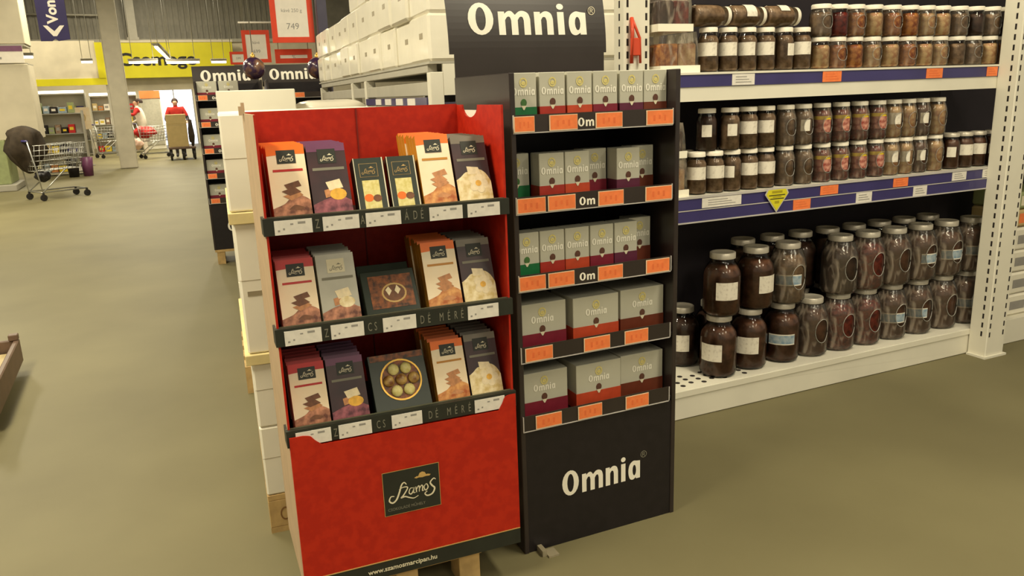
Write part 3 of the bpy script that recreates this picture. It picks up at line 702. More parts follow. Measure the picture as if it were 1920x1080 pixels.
# far pair of the same stands, on pallets further up the aisle
AY = math.radians(-4.1)
FT = [([(.98, 1.06), (1.2, 1.29)], 1.1), ([(.98, 1.06), (1.2, 1.29)], 1.1), ([(.98, 1.06), (1.2, 1.29)], 1.1), ([(.98, 1.06), (1.2, 1.29)], None), ([(.98, 1.06), (1.2, 1.29)], None)]
for k, (x, lb) in enumerate(((.395, 'far black coffee stand on a pallet, on the aisle corner'), (1.03, 'far black coffee stand, right one, mostly hidden behind white cartons'))):
    fx, fy = x, 7.92 - .045 * k
    coffee_stand(lb, (fx, fy, .142), AY, -.13, FT)
    p = thing('wooden_pallet', 'wooden pallet under the %s far black coffee stand' % ('left' if k == 0 else 'right'), 'pallet', (fx, fy, 0), AY)
    for i in range(4): MB().box(0.005, .59, .005 + i * .12, .095 + i * .12, .118, .141).build('deck_board', 'wood', p)
    for i in range(3): MB().box(.02 + i * .25, .09 + i * .25, .01, .45, 0, .118).build('block', 'wood', p)
    if k == 0:
        ca, sa = math.cos(AY), math.sin(AY)
        for ri in range(5):
            for q in range(2):
                lx, ly = .022 + q * .19, .05
                put_box('b', ['wine', 'orange'][q], fx + lx * ca - ly * sa, fy + lx * sa + ly * ca, .142 + ROWZ[ri] + .0125, *big, 'large grey coffee box, %s of two, %s of far corner stand' % (['left', 'right'][q], SHN[ri]), 'coffee boxes on the far stand', AY)
for k, (x, y, z) in enumerate(((.925, 7.82, 1.80), (1.50, 7.78, 1.79))):
    b = thing('hanging_ball', 'dark purple and gold ball hanging %s the far black signs' % ('between' if k == 0 else 'at the right end of'), 'ball', (x, y, z))
    MB().ball((0, 0, 0), .1, .1, .1, 20, 12).build('ball_body', 'ball', b)
    MB().lathe([(.02, .095), (.02, .12), (.008, .125), (.008, .14)], 10).build('cap', 'gold', b)
    MB().tube([(0, 0, .13), (0, 0, 4.6)], .004, 4).build('string', 'steel', b)

# ------------------------------------------------------------------ jar rack
RKY = 2.81
rack = thing('gondola_rack', 'long beige metal rack of glass jars with blue price rails', 'rack', (0, 0, 0))
X0, X1 = 1.93, 4.21
MB().box(X0, X1, RKY, RKY + .004, 0.003, .142).box(X0, X1, RKY - .006, RKY, .112, .142).build('plinth', 'paint_beige', rack, bevel=.001)
base_sh = MB().box(X0, X1, RKY + .004, 3.2995, .128, .142).build('base_shelf', 'paint_beige', rack)
hole = None
for i in range(9):
    for j in range(3):
        if hole is None:
            hole = MB().lathe([(.0, .0002), (.013, .0002), (.013, -.004)], 12, smooth=False).build('hole', 'slot_dark', base_sh, (X0 + .06, RKY + .05, .1424))
        else:
            c = hole.copy(); col.objects.link(c); c.location = (X0 + .06 + i * .06, RKY + .05 + j * .045 + (.02 if i % 2 else 0), .1424)
MB().box(X0 + .145, X1, 3.30, 3.315, 0.0, 2.3).build('back_panel', 'rack_back', rack)
# middle shelf with double blue rail
mid = MB().box(X0, X1, RKY + .004, 3.2995, 1.012, 1.035).build('shelf_board', 'paint_beige', rack)
rail = MB().box(X0, X1, RKY - .004, RKY + .003, .978, 1.026, 0).box(X0, X1, RKY - .010, RKY - .003, .924, .976, 0).box(X0, X1, RKY - .014, RKY - .004, .920, .926, 1).box(X0, X1, RKY - .008, RKY + .004, 1.026, 1.036, 1).box(X0, X1, RKY - .012, RKY - .009, .974, .978, 1).build('price_rail', ['rail_blue', 'rail_clear'], rack)
top = MB().box(X0, X1, RKY + .004, 3.2995, 1.53, 1.556).build('shelf_board', 'paint_beige', rack)
MB().box(X0, X1, RKY - .004, RKY + .004, 1.438, 1.497, 0).box(X0, X1, RKY - .012, RKY + .004, 1.547, 1.556, 0).build('shelf_beam', ['paint_beige'], rack)
rail2 = MB().box(X0, X1, RKY - .008, RKY - .002, 1.497, 1.547, 0).build('price_rail', ['rail_blue'], rack)
def rtag(parent, a, b, z0, z1, y, m, rim=False):
    t = MB().box(a, b, y - .002, y, z0, z1, 0)
    w = b - a
    for q in range(3): t.rect(a + w * .15, a + w * (.85 - .1 * q), z0 + (z1 - z0) * (.22 + .24 * q), z0 + (z1 - z0) * (.30 + .24 * q), y - .0023, 1)
    t.build('price_tag', [m, 'tag_print' if m == 'tag_white' else 'tag_orange_print'], parent)
for a, b, m in ((2.291, 2.412, 'tag_white'), (2.802, 2.915, 'tag_orange'), (3.467, 3.579, 'tag_orange'), (3.901, 3.98, 'tag_orange')): rtag(rail2, a, b, 1.499, 1.545, RKY - .0085, m)
for a, b, m in ((2.151, 2.366, 'tag_white'), (2.833, 2.944, 'tag_orange'), (3.308, 3.409, 'tag_orange'), (3.727, 3.832, 'tag_white'), (3.957, 4.063, 'tag_white')): rtag(rail, a, b, .981, 1.024, RKY - .0045, m)
for a, b, m in ((2.665, 2.769, 'tag_orange'), (3.058, 3.161, 'tag_white'), (3.445, 3.541, 'tag_white')): rtag(rail, a, b, .926, .973, RKY - .0105, m)
ys = MB().flat([[(2.497, 1.010), (2.510, 1.032), (2.61, 1.032), (2.622, 1.010), (2.56, .935)]], 0, RKY - .019)
ys.flat([[(2.490, 1.012), (2.505, 1.038), (2.615, 1.038), (2.629, 1.012), (2.56, .926)]], 1, RKY - .018)
ys.rect(2.512, 2.607, 1.004, 1.008, RKY - .0195, 2); ys.rect(2.52, 2.60, .988, .992, RKY - .0195, 2)
ys.rect(2.53, 2.59, 1.016, 1.026, RKY - .0195, 3); ys.rect(2.535, 2.585, .996, 1.001, RKY - .0195, 3); ys.rect(2.547, 2.573, .968, .980, RKY - .0195, 3)
ys.build('triangle_sign', ['yellow_sign', 'rail_clear', 'black_print', 'board_yellow_dark'], rail)
# slotted uprights
def upright(x0, x1, y0, y1, z1, label=None):
    u = MB().box(x0, x1, y0, y1, 0.0, z1).build('upright', 'paint_beige', rack, bevel=.004)
    s = MB(); z = .12
    while z < z1 - .05:
        for xa in (x0 + .012, x1 - .024): s.box(xa, xa + .010, y0 - .0006, y0, z, z + .028)
        s.box(x0 - .0006, x0, y0 + .03, y0 + .04, z, z + .028)
        z += .05
    so = s.build('slots', 'slot_dark', u); so['kind'] = 'stuff'
    return u
upright(3.99, 4.135, 2.70, 2.806, 2.3)
MB().box(3.975, 4.15, 2.69, 2.80, 0.0, .012).build('foot_plate', 'paint_beige', rack)
upright(1.80, 1.926, 2.88, 2.96, 2.3)
# next bay to the right
MB().box(4.215, 6.2, RKY, RKY + .004, .003, .142).box(4.215, 6.2, RKY + .004, 3.2995, .128, .142).build('plinth', 'paint_beige', rack)
MB().box(4.215, 6.2, RKY, 3.2995, 1.0, 1.035).build('shelf_board', 'paint_beige', rack)
MB().box(4.215, 6.2, 3.30, 3.315, 0, 2.3).build('back_panel', 'rack_back', rack)
for k in range(4):
    z = .143 + k * .13
    p = thing('wrapped_pack', '%s white wrapped pack from the floor, at the right frame edge' % ['lowest', 'second', 'third', 'topmost'][k], 'pack', (4.52, 2.86, z), 0.02 * (k % 2), 'white packs right of the beige upright')
    MB().box(-.16, .28, 0, .3, 0, .126).build('pack_body', 'carton_film', p, bevel=.012)
    MB().rect(-.13, .0, .035, .085, -.0008).build('print_patch', 'tag_print', p)
for k in range(2):
    p = thing('wrapped_pack', ['orange and cream pack lying on the white packs', 'cream and green pack below the right bay shelf'][k], 'pack', (4.52, 2.87, .665 + k * .10), 0)
    MB().box(-.15, .28, 0, .28, 0, .095).build('pack_body', ['cardboard', 'green_panel'][k], p, bevel=.012)
    MB().rect(-.12, .1, .02, .075, -.0008).build('print_patch', ['tag_orange', 'cream_print'][k], p)

# ---- jars
def jar_profile(kind):
    if kind == 'large': return dict(h=.300, r=.0885, prof=[(.0, 0), (.070, 0), (.082, .006), (.0885, .022), (.0885, .190), (.084, .215), (.070, .240), (.058, .254), (.056, .275)], lid=(.060, .272, .300), fill=[(.0, .004), (.068, .004), (.084, .022), (.0855, .024), (.0855, .190), (.080, .214), (.064, .236), (.0, .238)])
    if kind == 'tall': return dict(h=.184, r=.0465, prof=[(.0, 0), (.038, 0), (.044, .004), (.0465, .012), (.0465, .125), (.044, .140), (.037, .156), (.036, .168)], lid=(.039, .164, .184), fill=[(.0, .003), (.036, .003), (.044, .014), (.044, .124), (.041, .138), (.033, .150), (.0, .150)])
    if kind == 'short': return dict(h=.142, r=.0490, prof=[(.0, 0), (.041, 0), (.047, .004), (.0490, .012), (.0490, .088), (.047, .100), (.042, .112), (.041, .126)], lid=(.044, .122, .142), fill=[(.0, .003), (.039, .003), (.0465, .014), (.0465, .087), (.044, .099), (.039, .106), (.0, .106)])
def lab_mesh(J, a0, a1, z0, z1, mats, n=12):
    r = J['r'] + .0006; mb = MB()
    zs = [z0, z1] if len(mats) == 1 else ([z0, z0 + (z1 - z0) * .78, z1] if len(mats) == 2 else [z0, z0 + (z1 - z0) * .1, z0 + (z1 - z0) * .9, z1])
    for i in range(len(zs) - 1): mb.lathe([(r, zs[i]), (r, zs[i + 1])], n, i, a0=a0, a1=a1)
    return mb.mesh('label', mats)
def film_mesh(J, hole_w=.5, hole_z=(.25, .66)):
    """sleeve of shrink film round a jar with an oval opening facing -Y"""
    r = J['r'] + .0022; h = J['h']; nz, na = 14, 40; vs = []; fs = []; rim = []
    zc = h * (hole_z[0] + hole_z[1]) / 2; hz = h * (hole_z[1] - hole_z[0]) / 2; aw = hole_w
    zlo, zhi = h * .01, h * .9
    def rad(z):
        t = z / h
        if t < .06: return r * (.86 + .14 * t / .06)
        if t > .66: return r * (1 - .28 * ((t - .66) / .24) ** 1.4)
        return r
    mb = MB()
    for j in range(nz + 1):
        z = zlo + (zhi - zlo) * j / nz
        for i in range(na):
            a = -PI / 2 + 2 * PI * i / na
            da = (a + PI / 2 + PI) % (2 * PI) - PI
            u, v = da / aw, (z - zc) / hz; q = math.hypot(u, v); zz, aa = z, a
            if .55 < q < 1.0 : aa = -PI / 2 + da / q; zz = zc + (z - zc) / q     # snap to the rim of the opening
            rr = rad(zz) * (1 + .012 * math.sin(7 * aa + 31 * zz / h))
            vs.append((rr * math.cos(aa), rr * math.sin(aa), zz))
    for j in range(nz):
        for i in range(na):
            b = (i + 1) % na
            ids = (j * na + i, j * na + b, (j + 1) * na + b, (j + 1) * na + i)
            cxm = 0; keep = False
            qs = []
            for jj, ii in ((j, i), (j, i + 1), (j + 1, i + 1), (j + 1, i)):
                z = zlo + (zhi - zlo) * jj / nz; da = (2 * PI * ii / na + PI) % (2 * PI) - PI
                qs.append(math.hypot(da / aw, (z - zc) / hz))
            if max(qs) <= 1.0 or min(qs) < .55: continue
            fs.append(ids)
    mb.add(vs, fs, 0, True)
    pts = [(rad(zc + hz * math.sin(t)) * 1.004 * math.cos(-PI / 2 + aw * math.cos(t)), rad(zc + hz * math.sin(t)) * 1.004 * math.sin(-PI / 2 + aw * math.cos(t)), zc + hz * math.sin(t)) for t in [2 * PI * k / 22 for k in range(22)]]
    mb.tube(pts, .0022 if h > .2 else .0014, 4, 1, closed=True)
    return mb.mesh('film', ['film', 'film_rim'])
JM = {}
def jar_meshes(kind):
    if kind in JM: return JM[kind]
    J = jar_profile(kind); n = 24
    g = MB().lathe(J['prof'], n).mesh('glass', ['glass'])
    lr, l0, l1 = J['lid']
    l = MB().lathe([(lr, l0), (lr, l1 - .003), (lr - .003, l1), (lr * .8, l1), (lr * .78, l1 - .0015), (.0, l1 - .0015)], n)
    JM[kind] = dict(J=J, glass=g, lidp=l, fill={}, lids={}, labels={}, film={})
    return JM[kind]
def jar(kind, contents, label_kind, film, lid='lid', face=0.0):
    D = jar_meshes(kind); J = D['J']
    t = link('jar', None)
    link('glass_body', D['glass'], t)
    if contents not in D['fill']: D['fill'][contents] = MB().lathe(J['fill'], 20).mesh('contents', [contents])
    link('contents', D['fill'][contents], t)
    if lid not in D['lids']: D['lids'][lid] = D['lidp'].mesh('lid', [lid])
    link('lid', D['lids'][lid], t)
    if label_kind:
        if label_kind not in D['labels']:
            a = -PI / 2
            Ls = {'white': (a - 1.0, a + 1.0, .36, .66, ['label_white']) if kind != 'large' else (a - .62, a + .62, .28, .56, ['label_white']),
                  'small': (a - .5, a + .45, .34, .62, ['label_white']), 'yellow': (a - 1.1, a + 1.1, .28, .68, ['label_pink', 'label_yellow']),
                  'blue': (a - .75, a + .75, .32, .50, ['label_white', 'label_blue', 'label_white']), 'none': None}
            q = Ls[label_kind]; D['labels'][label_kind] = lab_mesh(J, q[0], q[1], q[2] * J['h'], q[3] * J['h'], q[4])
        link('label', D['labels'][label_kind], t, rot=(0, 0, face))
    if film:
        if 'f' not in D['film']: D['film']['f'] = film_mesh(J, .45 if kind == 'large' else .6)
        link('shrink_film', D['film']['f'], t)
    return t
def put_jar(kind, x, y, z, contents, lab, film, label, group, lid='lid', face=0.0, rot=None):
    t = jar(kind, contents, lab, film, lid, face)
    t.location = (x, y, z)
    if rot: t.rotation_euler = rot
    return tag(t, label, 'jar', group)
# bottom shelf, large jars
LX = [2.36, 2.56, 2.768, 2.955, 3.14, 3.325, 3.515, 3.71, 3.905, 4.105]
LF = [None, None, 0, 1, 1, 1, 1, 1, 1, 1]; Llab = ['white', 'white', 'blue', None, None, None, 'blue', 'blue', None, 'blue']
Lface = [-1.1, -.75, -.7, 0, -.9, 0, -.5, -.8, 0, -.7]
Lc = ['contents_brown', 'contents_brown', 'contents_brown', 'contents_brown', 'contents_red', 'contents_red', 'contents_brown', 'contents_brown', 'contents_brown', 'contents_brown']
for i, x in enumerate(LX):
    y = 2.925 if i == 0 else 2.945
    put_jar('large', x, y, .1425, Lc[i], Llab[i], LF[i], '%s large jar from left, lower front row, bottom rack shelf' % ORD[i], 'large jars on the bottom rack shelf', face=Lface[i])
UX = [2.37, 2.585, 2.785, 3.13, 3.32, 3.51, 3.705, 3.905, 4.11]
Ulab = ['white', 'white', 'blue', None, None, None, 'blue', 'blue', 'blue']; Uf = [0, 0, 1, 1, 1, 1, 1, 1, 1]; Uface = [-.35, .15, -.6, 0, 0, 0, .05, -.3, -.35]
Uc = ['contents_brown', 'contents_brown', 'contents_grey', 'contents_dark', 'contents_red', 'contents_brown', 'contents_brown', 'contents_brown', 'contents_brown']
for i, x in enumerate(UX):
    y = 2.925 if i == 0 else 2.945
    put_jar('large', x, y, .1425 + .3005, Uc[i], Ulab[i], Uf[i], '%s large jar from left, upper front row, bottom rack shelf' % ORD[i], 'large jars on the bottom rack shelf', face=Uface[i], lid='lid')
for i, x in enumerate([2.30, 2.49, 2.67, 2.86, 3.05, 3.24, 3.43, 3.62, 3.81, 4.0]):
    put_jar('large', x, 3.14, .1425, 'contents_dark', 'white' if i == 0 else None, None, '%s large jar from left, lower back row, bottom rack shelf' % ORD[i], 'large jars on the bottom rack shelf', face=-.8)
    if i in (0, 1): continue
    put_jar('large', x, 3.14, .443, 'contents_dark', None, None, '%s large jar from left, upper back row, bottom rack shelf' % ORD[i - 2], 'large jars on the bottom rack shelf')
for i, x in enumerate((2.10, 2.20)):
    b = thing('dark_bottle', '%s dark bottle in the shadowed back left corner of the bottom shelf' % ['left', 'right'][i], 'bottle', (x - .02, 3.22 + .0 * i, .1425))
    MB().lathe([(0, 0), (.04, 0), (.042, .01), (.042, .42), (.036, .47), (.016, .54), (.015, .60), (0, .60)], 16).build('bottle_body', 'contents_dark', b)
    MB().lathe([(.018, .585), (.018, .622), (0, .622)], 12).build('cap', 'black_card_gloss', b)
# middle shelf
ML = [(2.17, 'white', 0), (2.266, 'white', 0), (2.362, 'small', 0), (2.458, 'white', 0), (2.555, 'white', 0), (2.668, None, 1), (2.78, None, 1), (2.896, 'yellow', 1), (3.012, 'yellow', 1), (3.128, 'yellow', 1), (3.242, 'yellow', 1), (3.346, 'white', 1), (3.444, 'small', 1), (3.543, 'small', 1), (3.658, None, 1)]
mc = ['contents_grey'] * 7 + ['contents_red'] * 4 + ['contents_peach', 'contents_peach', 'contents_brown', 'contents_peach']
for i, (x, lab, fm) in enumerate(ML):
    put_jar('tall', x, 2.875, 1.0355, mc[i], lab, fm, '%s jar from left, lower front row, middle rack shelf' % ORD[i], 'jars on the middle rack shelf', lid='lid_white', face=-.6 + .25 * math.sin(i * 2.1))
MU = [(2.24, 'small', 0), (2.346, 'small', 0), (2.448, 'white', 0), (2.55, 'white', 0), (2.664, None, 1), (2.768, 'small', 1), (2.884, 'yellow', 1), (3.003, 'yellow', 1), (3.122, 'yellow', 1), (3.240, 'yellow', 1), (3.346, 'white', 1), (3.444, None, 1), (3.541, 'small', 1), (3.655, None, 1)]
mc2 = ['contents_dark', 'contents_grey', 'contents_grey', 'contents_grey', 'contents_grey', 'contents_grey'] + ['contents_red'] * 4 + ['contents_peach', 'contents_peach', 'contents_brown', 'contents_peach']
for i, (x, lab, fm) in enumerate(MU):
    put_jar('tall', x, 2.90 if i == 0 else 2.875, 1.0355 + .1842, mc2[i], lab, fm, '%s jar from left, upper front row, middle rack shelf' % ORD[i], 'jars on the middle rack shelf', lid='lid_white', face=-.6 + .25 * math.sin(i * 1.7))
for i, x in enumerate((3.79, 3.893, 3.996, 4.11)):
    put_jar('tall', x, 2.88, 1.0355, 'contents_brown', 'white' if i in (1, 2) else 'small', 0, '%s of four unstacked jars, right end of middle rack shelf' % ORD[i], 'jars on the middle rack shelf', lid='lid', face=-.7)
# back rows of the middle shelf, seen in the gaps
for i in range(13):
    put_jar('tall', 2.2 + i * .115, 3.0, 1.0355, 'contents_dark', None, 0, 'dark jar behind the front lower row, middle rack shelf', 'back jars on the middle rack shelf')
# top shelf
for i, x in enumerate((2.218, 2.322, 2.425, 2.528, 2.632, 2.735)):
    put_jar('tall', x, 2.875, 1.5565, 'contents_grey', 'white' if i != 4 else 'small', 0, '%s tall upright jar from left on the top rack shelf' % ORD[i], 'tall jars on the top rack shelf', lid='lid_white', face=[-.75, -.7, -.8, -.7, .2, -.6][i])
for i, x in enumerate((2.128, 2.318, 2.512)):
    put_jar('tall', x + .0, 2.875, 1.5565 + .1845 + .0468, 'contents_grey', [None, 'white', 'small'][i], 0, '%s of three jars lying sideways on the top rack shelf' % ORD[i], 'lying jars on the top rack shelf', lid='lid_white', face=[0, -.9, -.9][i], rot=(0, PI / 2, 0))
SX = [2.845, 2.946, 3.052, 3.166, 3.286, 3.402, 3.516, 3.622, 3.748, 3.868, 3.99, 4.108]
sc1 = ['contents_peach', 'contents_orange', 'contents_orange', 'contents_peach', 'contents_peach', 'contents_orange', 'contents_peach', 'contents_peach', 'contents_grey', 'contents_grey', 'contents_peach', 'contents_orange']
for lv in range(2):
    for i, x in enumerate(SX):
        c = sc1[i] if lv == 0 else ['contents_grey', 'contents_red', 'contents_orange', 'contents_peach', 'contents_orange', 'contents_orange', 'contents_peach', 'contents_peach', 'contents_grey', 'contents_dark', 'contents_grey', 'contents_dark'][i]
        put_jar('short', x, 2.875, 1.5565 + lv * .1422, c, None if i % 3 else None, 1 if (i + lv) % 2 else 0, '%s small squat jar from left, %s row, top rack shelf' % (ORD[i], ['lower', 'upper'][lv]), 'squat jars on the top rack shelf', lid='lid_white')
# white trays with wrapped packs at the left of the top and middle shelf
def wrapped_tray(x0, x1, y0, z, label, hgt=.17, cols=('contents_orange', 'contents_peach'), back=.3):
    t = thing('cardboard_tray', label, 'tray', (x0, y0, z))
    w = x1 - x0
    MB().box(0, w, 0, .004, 0, .03).box(0, w, back - .004, back, 0, .03).box(0, .004, .004, back - .004, 0, .03).box(w - .004, w, .004, back - .004, 0, .03).box(.004, w - .004, .004, back - .004, 0, .004).build('tray_board', 'tray_white', t)
    n = max(1, int(w / .085)); ww = (w - .016) / n
    for i in range(n): MB().box(.008 + i * ww, .004 + (i + 1) * ww, .012, .1, .0045, hgt * .72).build('packet', cols[i % 2], t, bevel=.006)
    f = MB(); N = 14
    vs = []; fs = []
    for j in range(7):
        zz = .006 + (hgt - .006) * j / 6
        k = 1 - .2 * (j / 6) ** 2
        for (px, py) in [(q / N, 0) for q in range(N)] + [(1, q / 6) for q in range(6)] + [(1 - q / N, 1) for q in range(N)] + [(0, 1 - q / 6) for q in range(6)]:
            a = (px - .5) * k + .5; nn = .004 * math.sin(17 * px + 9 * zz * 30) * (j > 0)
            vs.append((a * w, .008 + py * (back - .02) * k + nn, zz))
    P = 2 * N + 12
    for j in range(6):
        for i in range(P): fs.append((j * P + i, j * P + (i + 1) % P, (j + 1) * P + (i + 1) % P, (j + 1) * P + i))
    MB().add(vs, fs, 0, True).build('shrink_film', 'film', t)
    return t
wrapped_tray(1.945, 2.145, 2.83, 1.5565, 'lower white tray of wrapped orange packets, left of top rack shelf', .165)
wrapped_tray(1.935, 2.11, 2.835, 1.7225, 'upper white tray of wrapped dark packets, left of top rack shelf', .17, ('contents_dark', 'contents_red'))
wrapped_tray(1.94, 2.10, 2.83, 1.0355, 'lower white tray of wrapped packets, left of middle rack shelf', .165, ('contents_peach', 'contents_orange'), .25)
wrapped_tray(1.94, 2.09, 2.835, 1.2015, 'upper white tray of wrapped packets, left of middle rack shelf', .15, ('contents_dark', 'contents_brown'), .25)
# red clips hanging on the left upright
hk = thing('hook_strip', 'red plastic hooks hanging on the slotted left upright', 'hooks', (1.835, 2.876, 1.60))
MB().tube([(0, 0, .18), (.012, -.01, .14), (.03, -.012, .10), (.035, -.01, 0)], .006, 6).build('hook', 'hook_red', hk)
MB().tube([(0, 0, .18), (-.005, -.012, .12), (-.008, -.012, 0)], .008, 6).build('hook', 'hook_red', hk)
MB().box(-.014, .034, -.016, -.008, .03, .10).build('clip', 'hook_red', hk, bevel=.003)

# ------------------------------------------------------------------ white cartons stacked behind the red display
ca, sa = math.cos(AY), math.sin(AY)
PX0, PY0 = .205, 2.68
def PF(lx, ly): return (PX0 + lx * ca - ly * sa, PY0 + lx * sa + ly * ca)
p2 = thing('wooden_pallet', 'wooden pallet under the white cartons behind the red display', 'pallet', (PX0, PY0, 0), AY)
for i in range(5): MB().box(0, .6, i * .19, .14 + i * .19, .125, .147).build('deck_board', 'wood', p2, bevel=.002)
for i in range(3):
    MB().box(0 + i * .25, .1 + i * .25, 0, .9, .0, .022).build('bottom_board', 'wood', p2)
    for j in range(3): MB().box(0 + i * .25, .1 + i * .25, .0 + j * .38, .14 + j * .38, .022, .125).build('block', 'wood', p2, bevel=.002)
MB().flat([ell(.055, .07, .018, .026, 16), ell(.055, .07, .013, .02, 16)], 0, -.0008).build('stamp_mark', 'wood_mark', p2)
TI = [(.1475, .405, 0.0), (.406, .655, .0), (.675, 1.135, -.006), (1.156, 1.466, -.012)]
tn = ['lowest', 'second', 'third', 'topmost']
for k, (z0, z1, dx) in enumerate(TI):
    x, y = PF(dx, .0)
    c = thing('white_carton', '%s white carton of the stack behind the red display' % tn[k], 'carton', (x, y, z0), AY, 'white cartons behind the red display')
    MB().box(0, .58, 0, .85, 0, z1 - z0).build('carton_body', 'carton_white', c, bevel=.006)
    MB().box(.0, .58, -.001, 0, (z1 - z0) * .55, (z1 - z0) * .55 + .001).build('seam', 'tape', c)
    if k == 2: MB().box(.02, .11, -.0015, 0, .20, .216).build('tape_strip', 'tape', c)
for k, (z, m) in enumerate(((.6555, 'lip_yellow'), (1.1355, 'lip_yellow'))):
    x, y = PF(-.018, -.012)
    t = tag(MB().box(0, .6, 0, .86, 0, .019 if k else .018).box(0, .6, 0, .004, -.018, 0).build('carton_lid', m, None, (x, y, z), (0, 0, AY), bevel=.002), 'cream cardboard lid sheet between the %s white cartons behind the red display' % ['lower', 'upper'][k], 'cardboard sheet')
# second stack further back, with a sack on it
x, y = .305, 4.2
p3 = thing('wooden_pallet', 'wooden pallet of the second white carton stack further up the aisle', 'pallet', (x - .02, y - .02, 0), AY)
for i in range(4): MB().box(0, .8, i * .2, .12 + i * .2, .125, .147).build('deck_board', 'wood', p3)
for i in range(3): MB().box(i * .35, .1 + i * .35, 0, .7, 0, .125).build('runner', 'wood', p3)
for k, (z0, z1) in enumerate(((.1475, .60), (.601, 1.08), (1.081, 1.558))):
    c = thing('white_carton', ['lowest', 'middle', 'top'][k] + ' cream carton of the second stack, further up the aisle', 'carton', (x, y, z0), AY, 'cream cartons further up the aisle')
    MB().box(0, .375, 0, .6, 0, z1 - z0).build('carton_body', 'carton_white', c, bevel=.004)
    MB().box(0, .375, -.001, 0, .2, .201).build('seam', 'tape', c)
c = thing('white_carton', 'lower cream carton standing right of the second stack, under the sack', 'carton', (.69, 4.16, .1475), AY)
MB().box(0, .36, 0, .6, 0, 1.26).build('carton_body', 'carton_white', c, bevel=.004)
sk = thing('sack', 'cream printed sack lying on the cartons behind the red display', 'sack', (.89, 4.38, 1.4085), AY)
vs = []; fs = []
for j in range(9):
    for i in range(20):
        a = 2 * PI * i / 20; t = PI * j / 8
        rx, ry = .19, .16
        k = (abs(math.sin(t)) ** .55)
        vs.append((rx * k * math.copysign(abs(math.cos(a)) ** .6, math.cos(a)), ry * k * math.copysign(abs(math.sin(a)) ** .6, math.sin(a)), .045 - .045 * math.cos(t) + .006 * math.sin(5 * a)*math.sin(t)))
for j in range(8):
    for i in range(20): fs.append((j * 20 + i, j * 20 + (i + 1) % 20, (j + 1) * 20 + (i + 1) % 20, (j + 1) * 20 + i))
MB().add(vs, fs, 0, True).build('sack_body', 'carton_film', sk)
MB().box(-.16, -.02, -.168, -.160, .015, .045).build('print_patch', 'label_pink', sk)

# ------------------------------------------------------------------ pallet rack of white cartons running up the aisle
QX, QY = 1.137, 3.40
def QF(r, t): return (QX + r * ca - t * sa, QY + r * sa + t * ca)
prk = thing('pallet_rack', 'beige pallet rack holding white cartons, running up the aisle', 'rack', (QX, QY, 0), AY)
for t0 in (.0, 1.62, 2.15, 3.9):
    MB().box(0.0, .06, t0, t0 + .06, 0, 1.60).build('upright', 'paint_beige', prk, bevel=.003)
    MB().box(.94, 1.0, t0, t0 + .06, 0, 1.60).build('upright', 'paint_beige', prk, bevel=.003)
for z0, z1 in ((1.60, 1.64), (1.50, 1.56)): MB().box(0.006, .05, .06, 3.9, z0, z1).build('beam', 'paint_grey', prk, bevel=.002)
MB().box(0.0, 1.0, 0.0, 4.0, 1.635, 1.645).build('deck', 'paint_grey', prk)
MB().box(.06, .94, .0, .02, 1.50, 1.634).build('end_beam', 'paint_beige', prk)
MB().box(.06, .94, .005, .02, 1.36, 1.47).build('end_panel', 'post_blue', prk)
MB().box(.06, .94, .06, 3.9, 1.43, 1.45).build('shelf_board', 'paint_beige', prk)
rl = MB().box(-.006, .004, .06, 1.62, 1.455, 1.493, 0).build('price_rail', 'rail_blue', prk)
for a in (.28, .55, .84, 1.12): MB().box(-.009, -.006, a, a + .16, 1.458, 1.49).build('price_tag', 'tag_white', rl)
MB().box(.985, 1.0, .06, 3.9, .1, 1.60).build('back_panel', 'rack_back', prk)
cw = .36; cn = ['bottom', 'middle', 'top']; proto = None; random.seed(11)
for lv in range(3):
    for k in range(11):
        if lv == 2 and k > 5: continue
        hgt = .202
        z = 1.6455 + lv * .2025
        jit = random.uniform(-.012, .02); x, y = QF(.0 + jit, k * cw + .002)
        t = thing('white_carton', '%s white carton from the near end, %s layer on the pallet rack' % (ORD[k], cn[lv]), 'carton', (x, y, z), AY + random.uniform(-.015, .015), 'white cartons on the pallet rack')
        if proto is None:
            proto = MB().box(0, .34, 0, cw - .012, 0, hgt).mesh('carton_body', ['carton_film'], .012); prb = MB().box(-.001, 0, .10, .16, .1, .125).mesh('mark', ['tape'])
        link('carton_body', proto, t); link('mark', prb, t)
for lv in range(3):
    for q in range(2):
        x, y = QF(.355 + q * .345, .004)
        t = thing('white_carton', '%s white end carton of the pallet rack, %s layer, behind the sign' % (['middle', 'right'][q], cn[lv]), 'carton', (x, y, 1.6455 + lv * .2025), AY, 'white cartons on the pallet rack')
        link('carton_body', proto, t); link('mark', prb, t)
x, y = QF(.35, 4.15)
tag(MB().box(-.05, .05, -.05, .05, 0, 2.9).box(-.09, .09, -.09, .09, 0, .01).build('rack_post', 'post_blue', None, (1.80, 8.9, 0)), 'blue grey steel post beyond the far end of the white cartons', 'post')

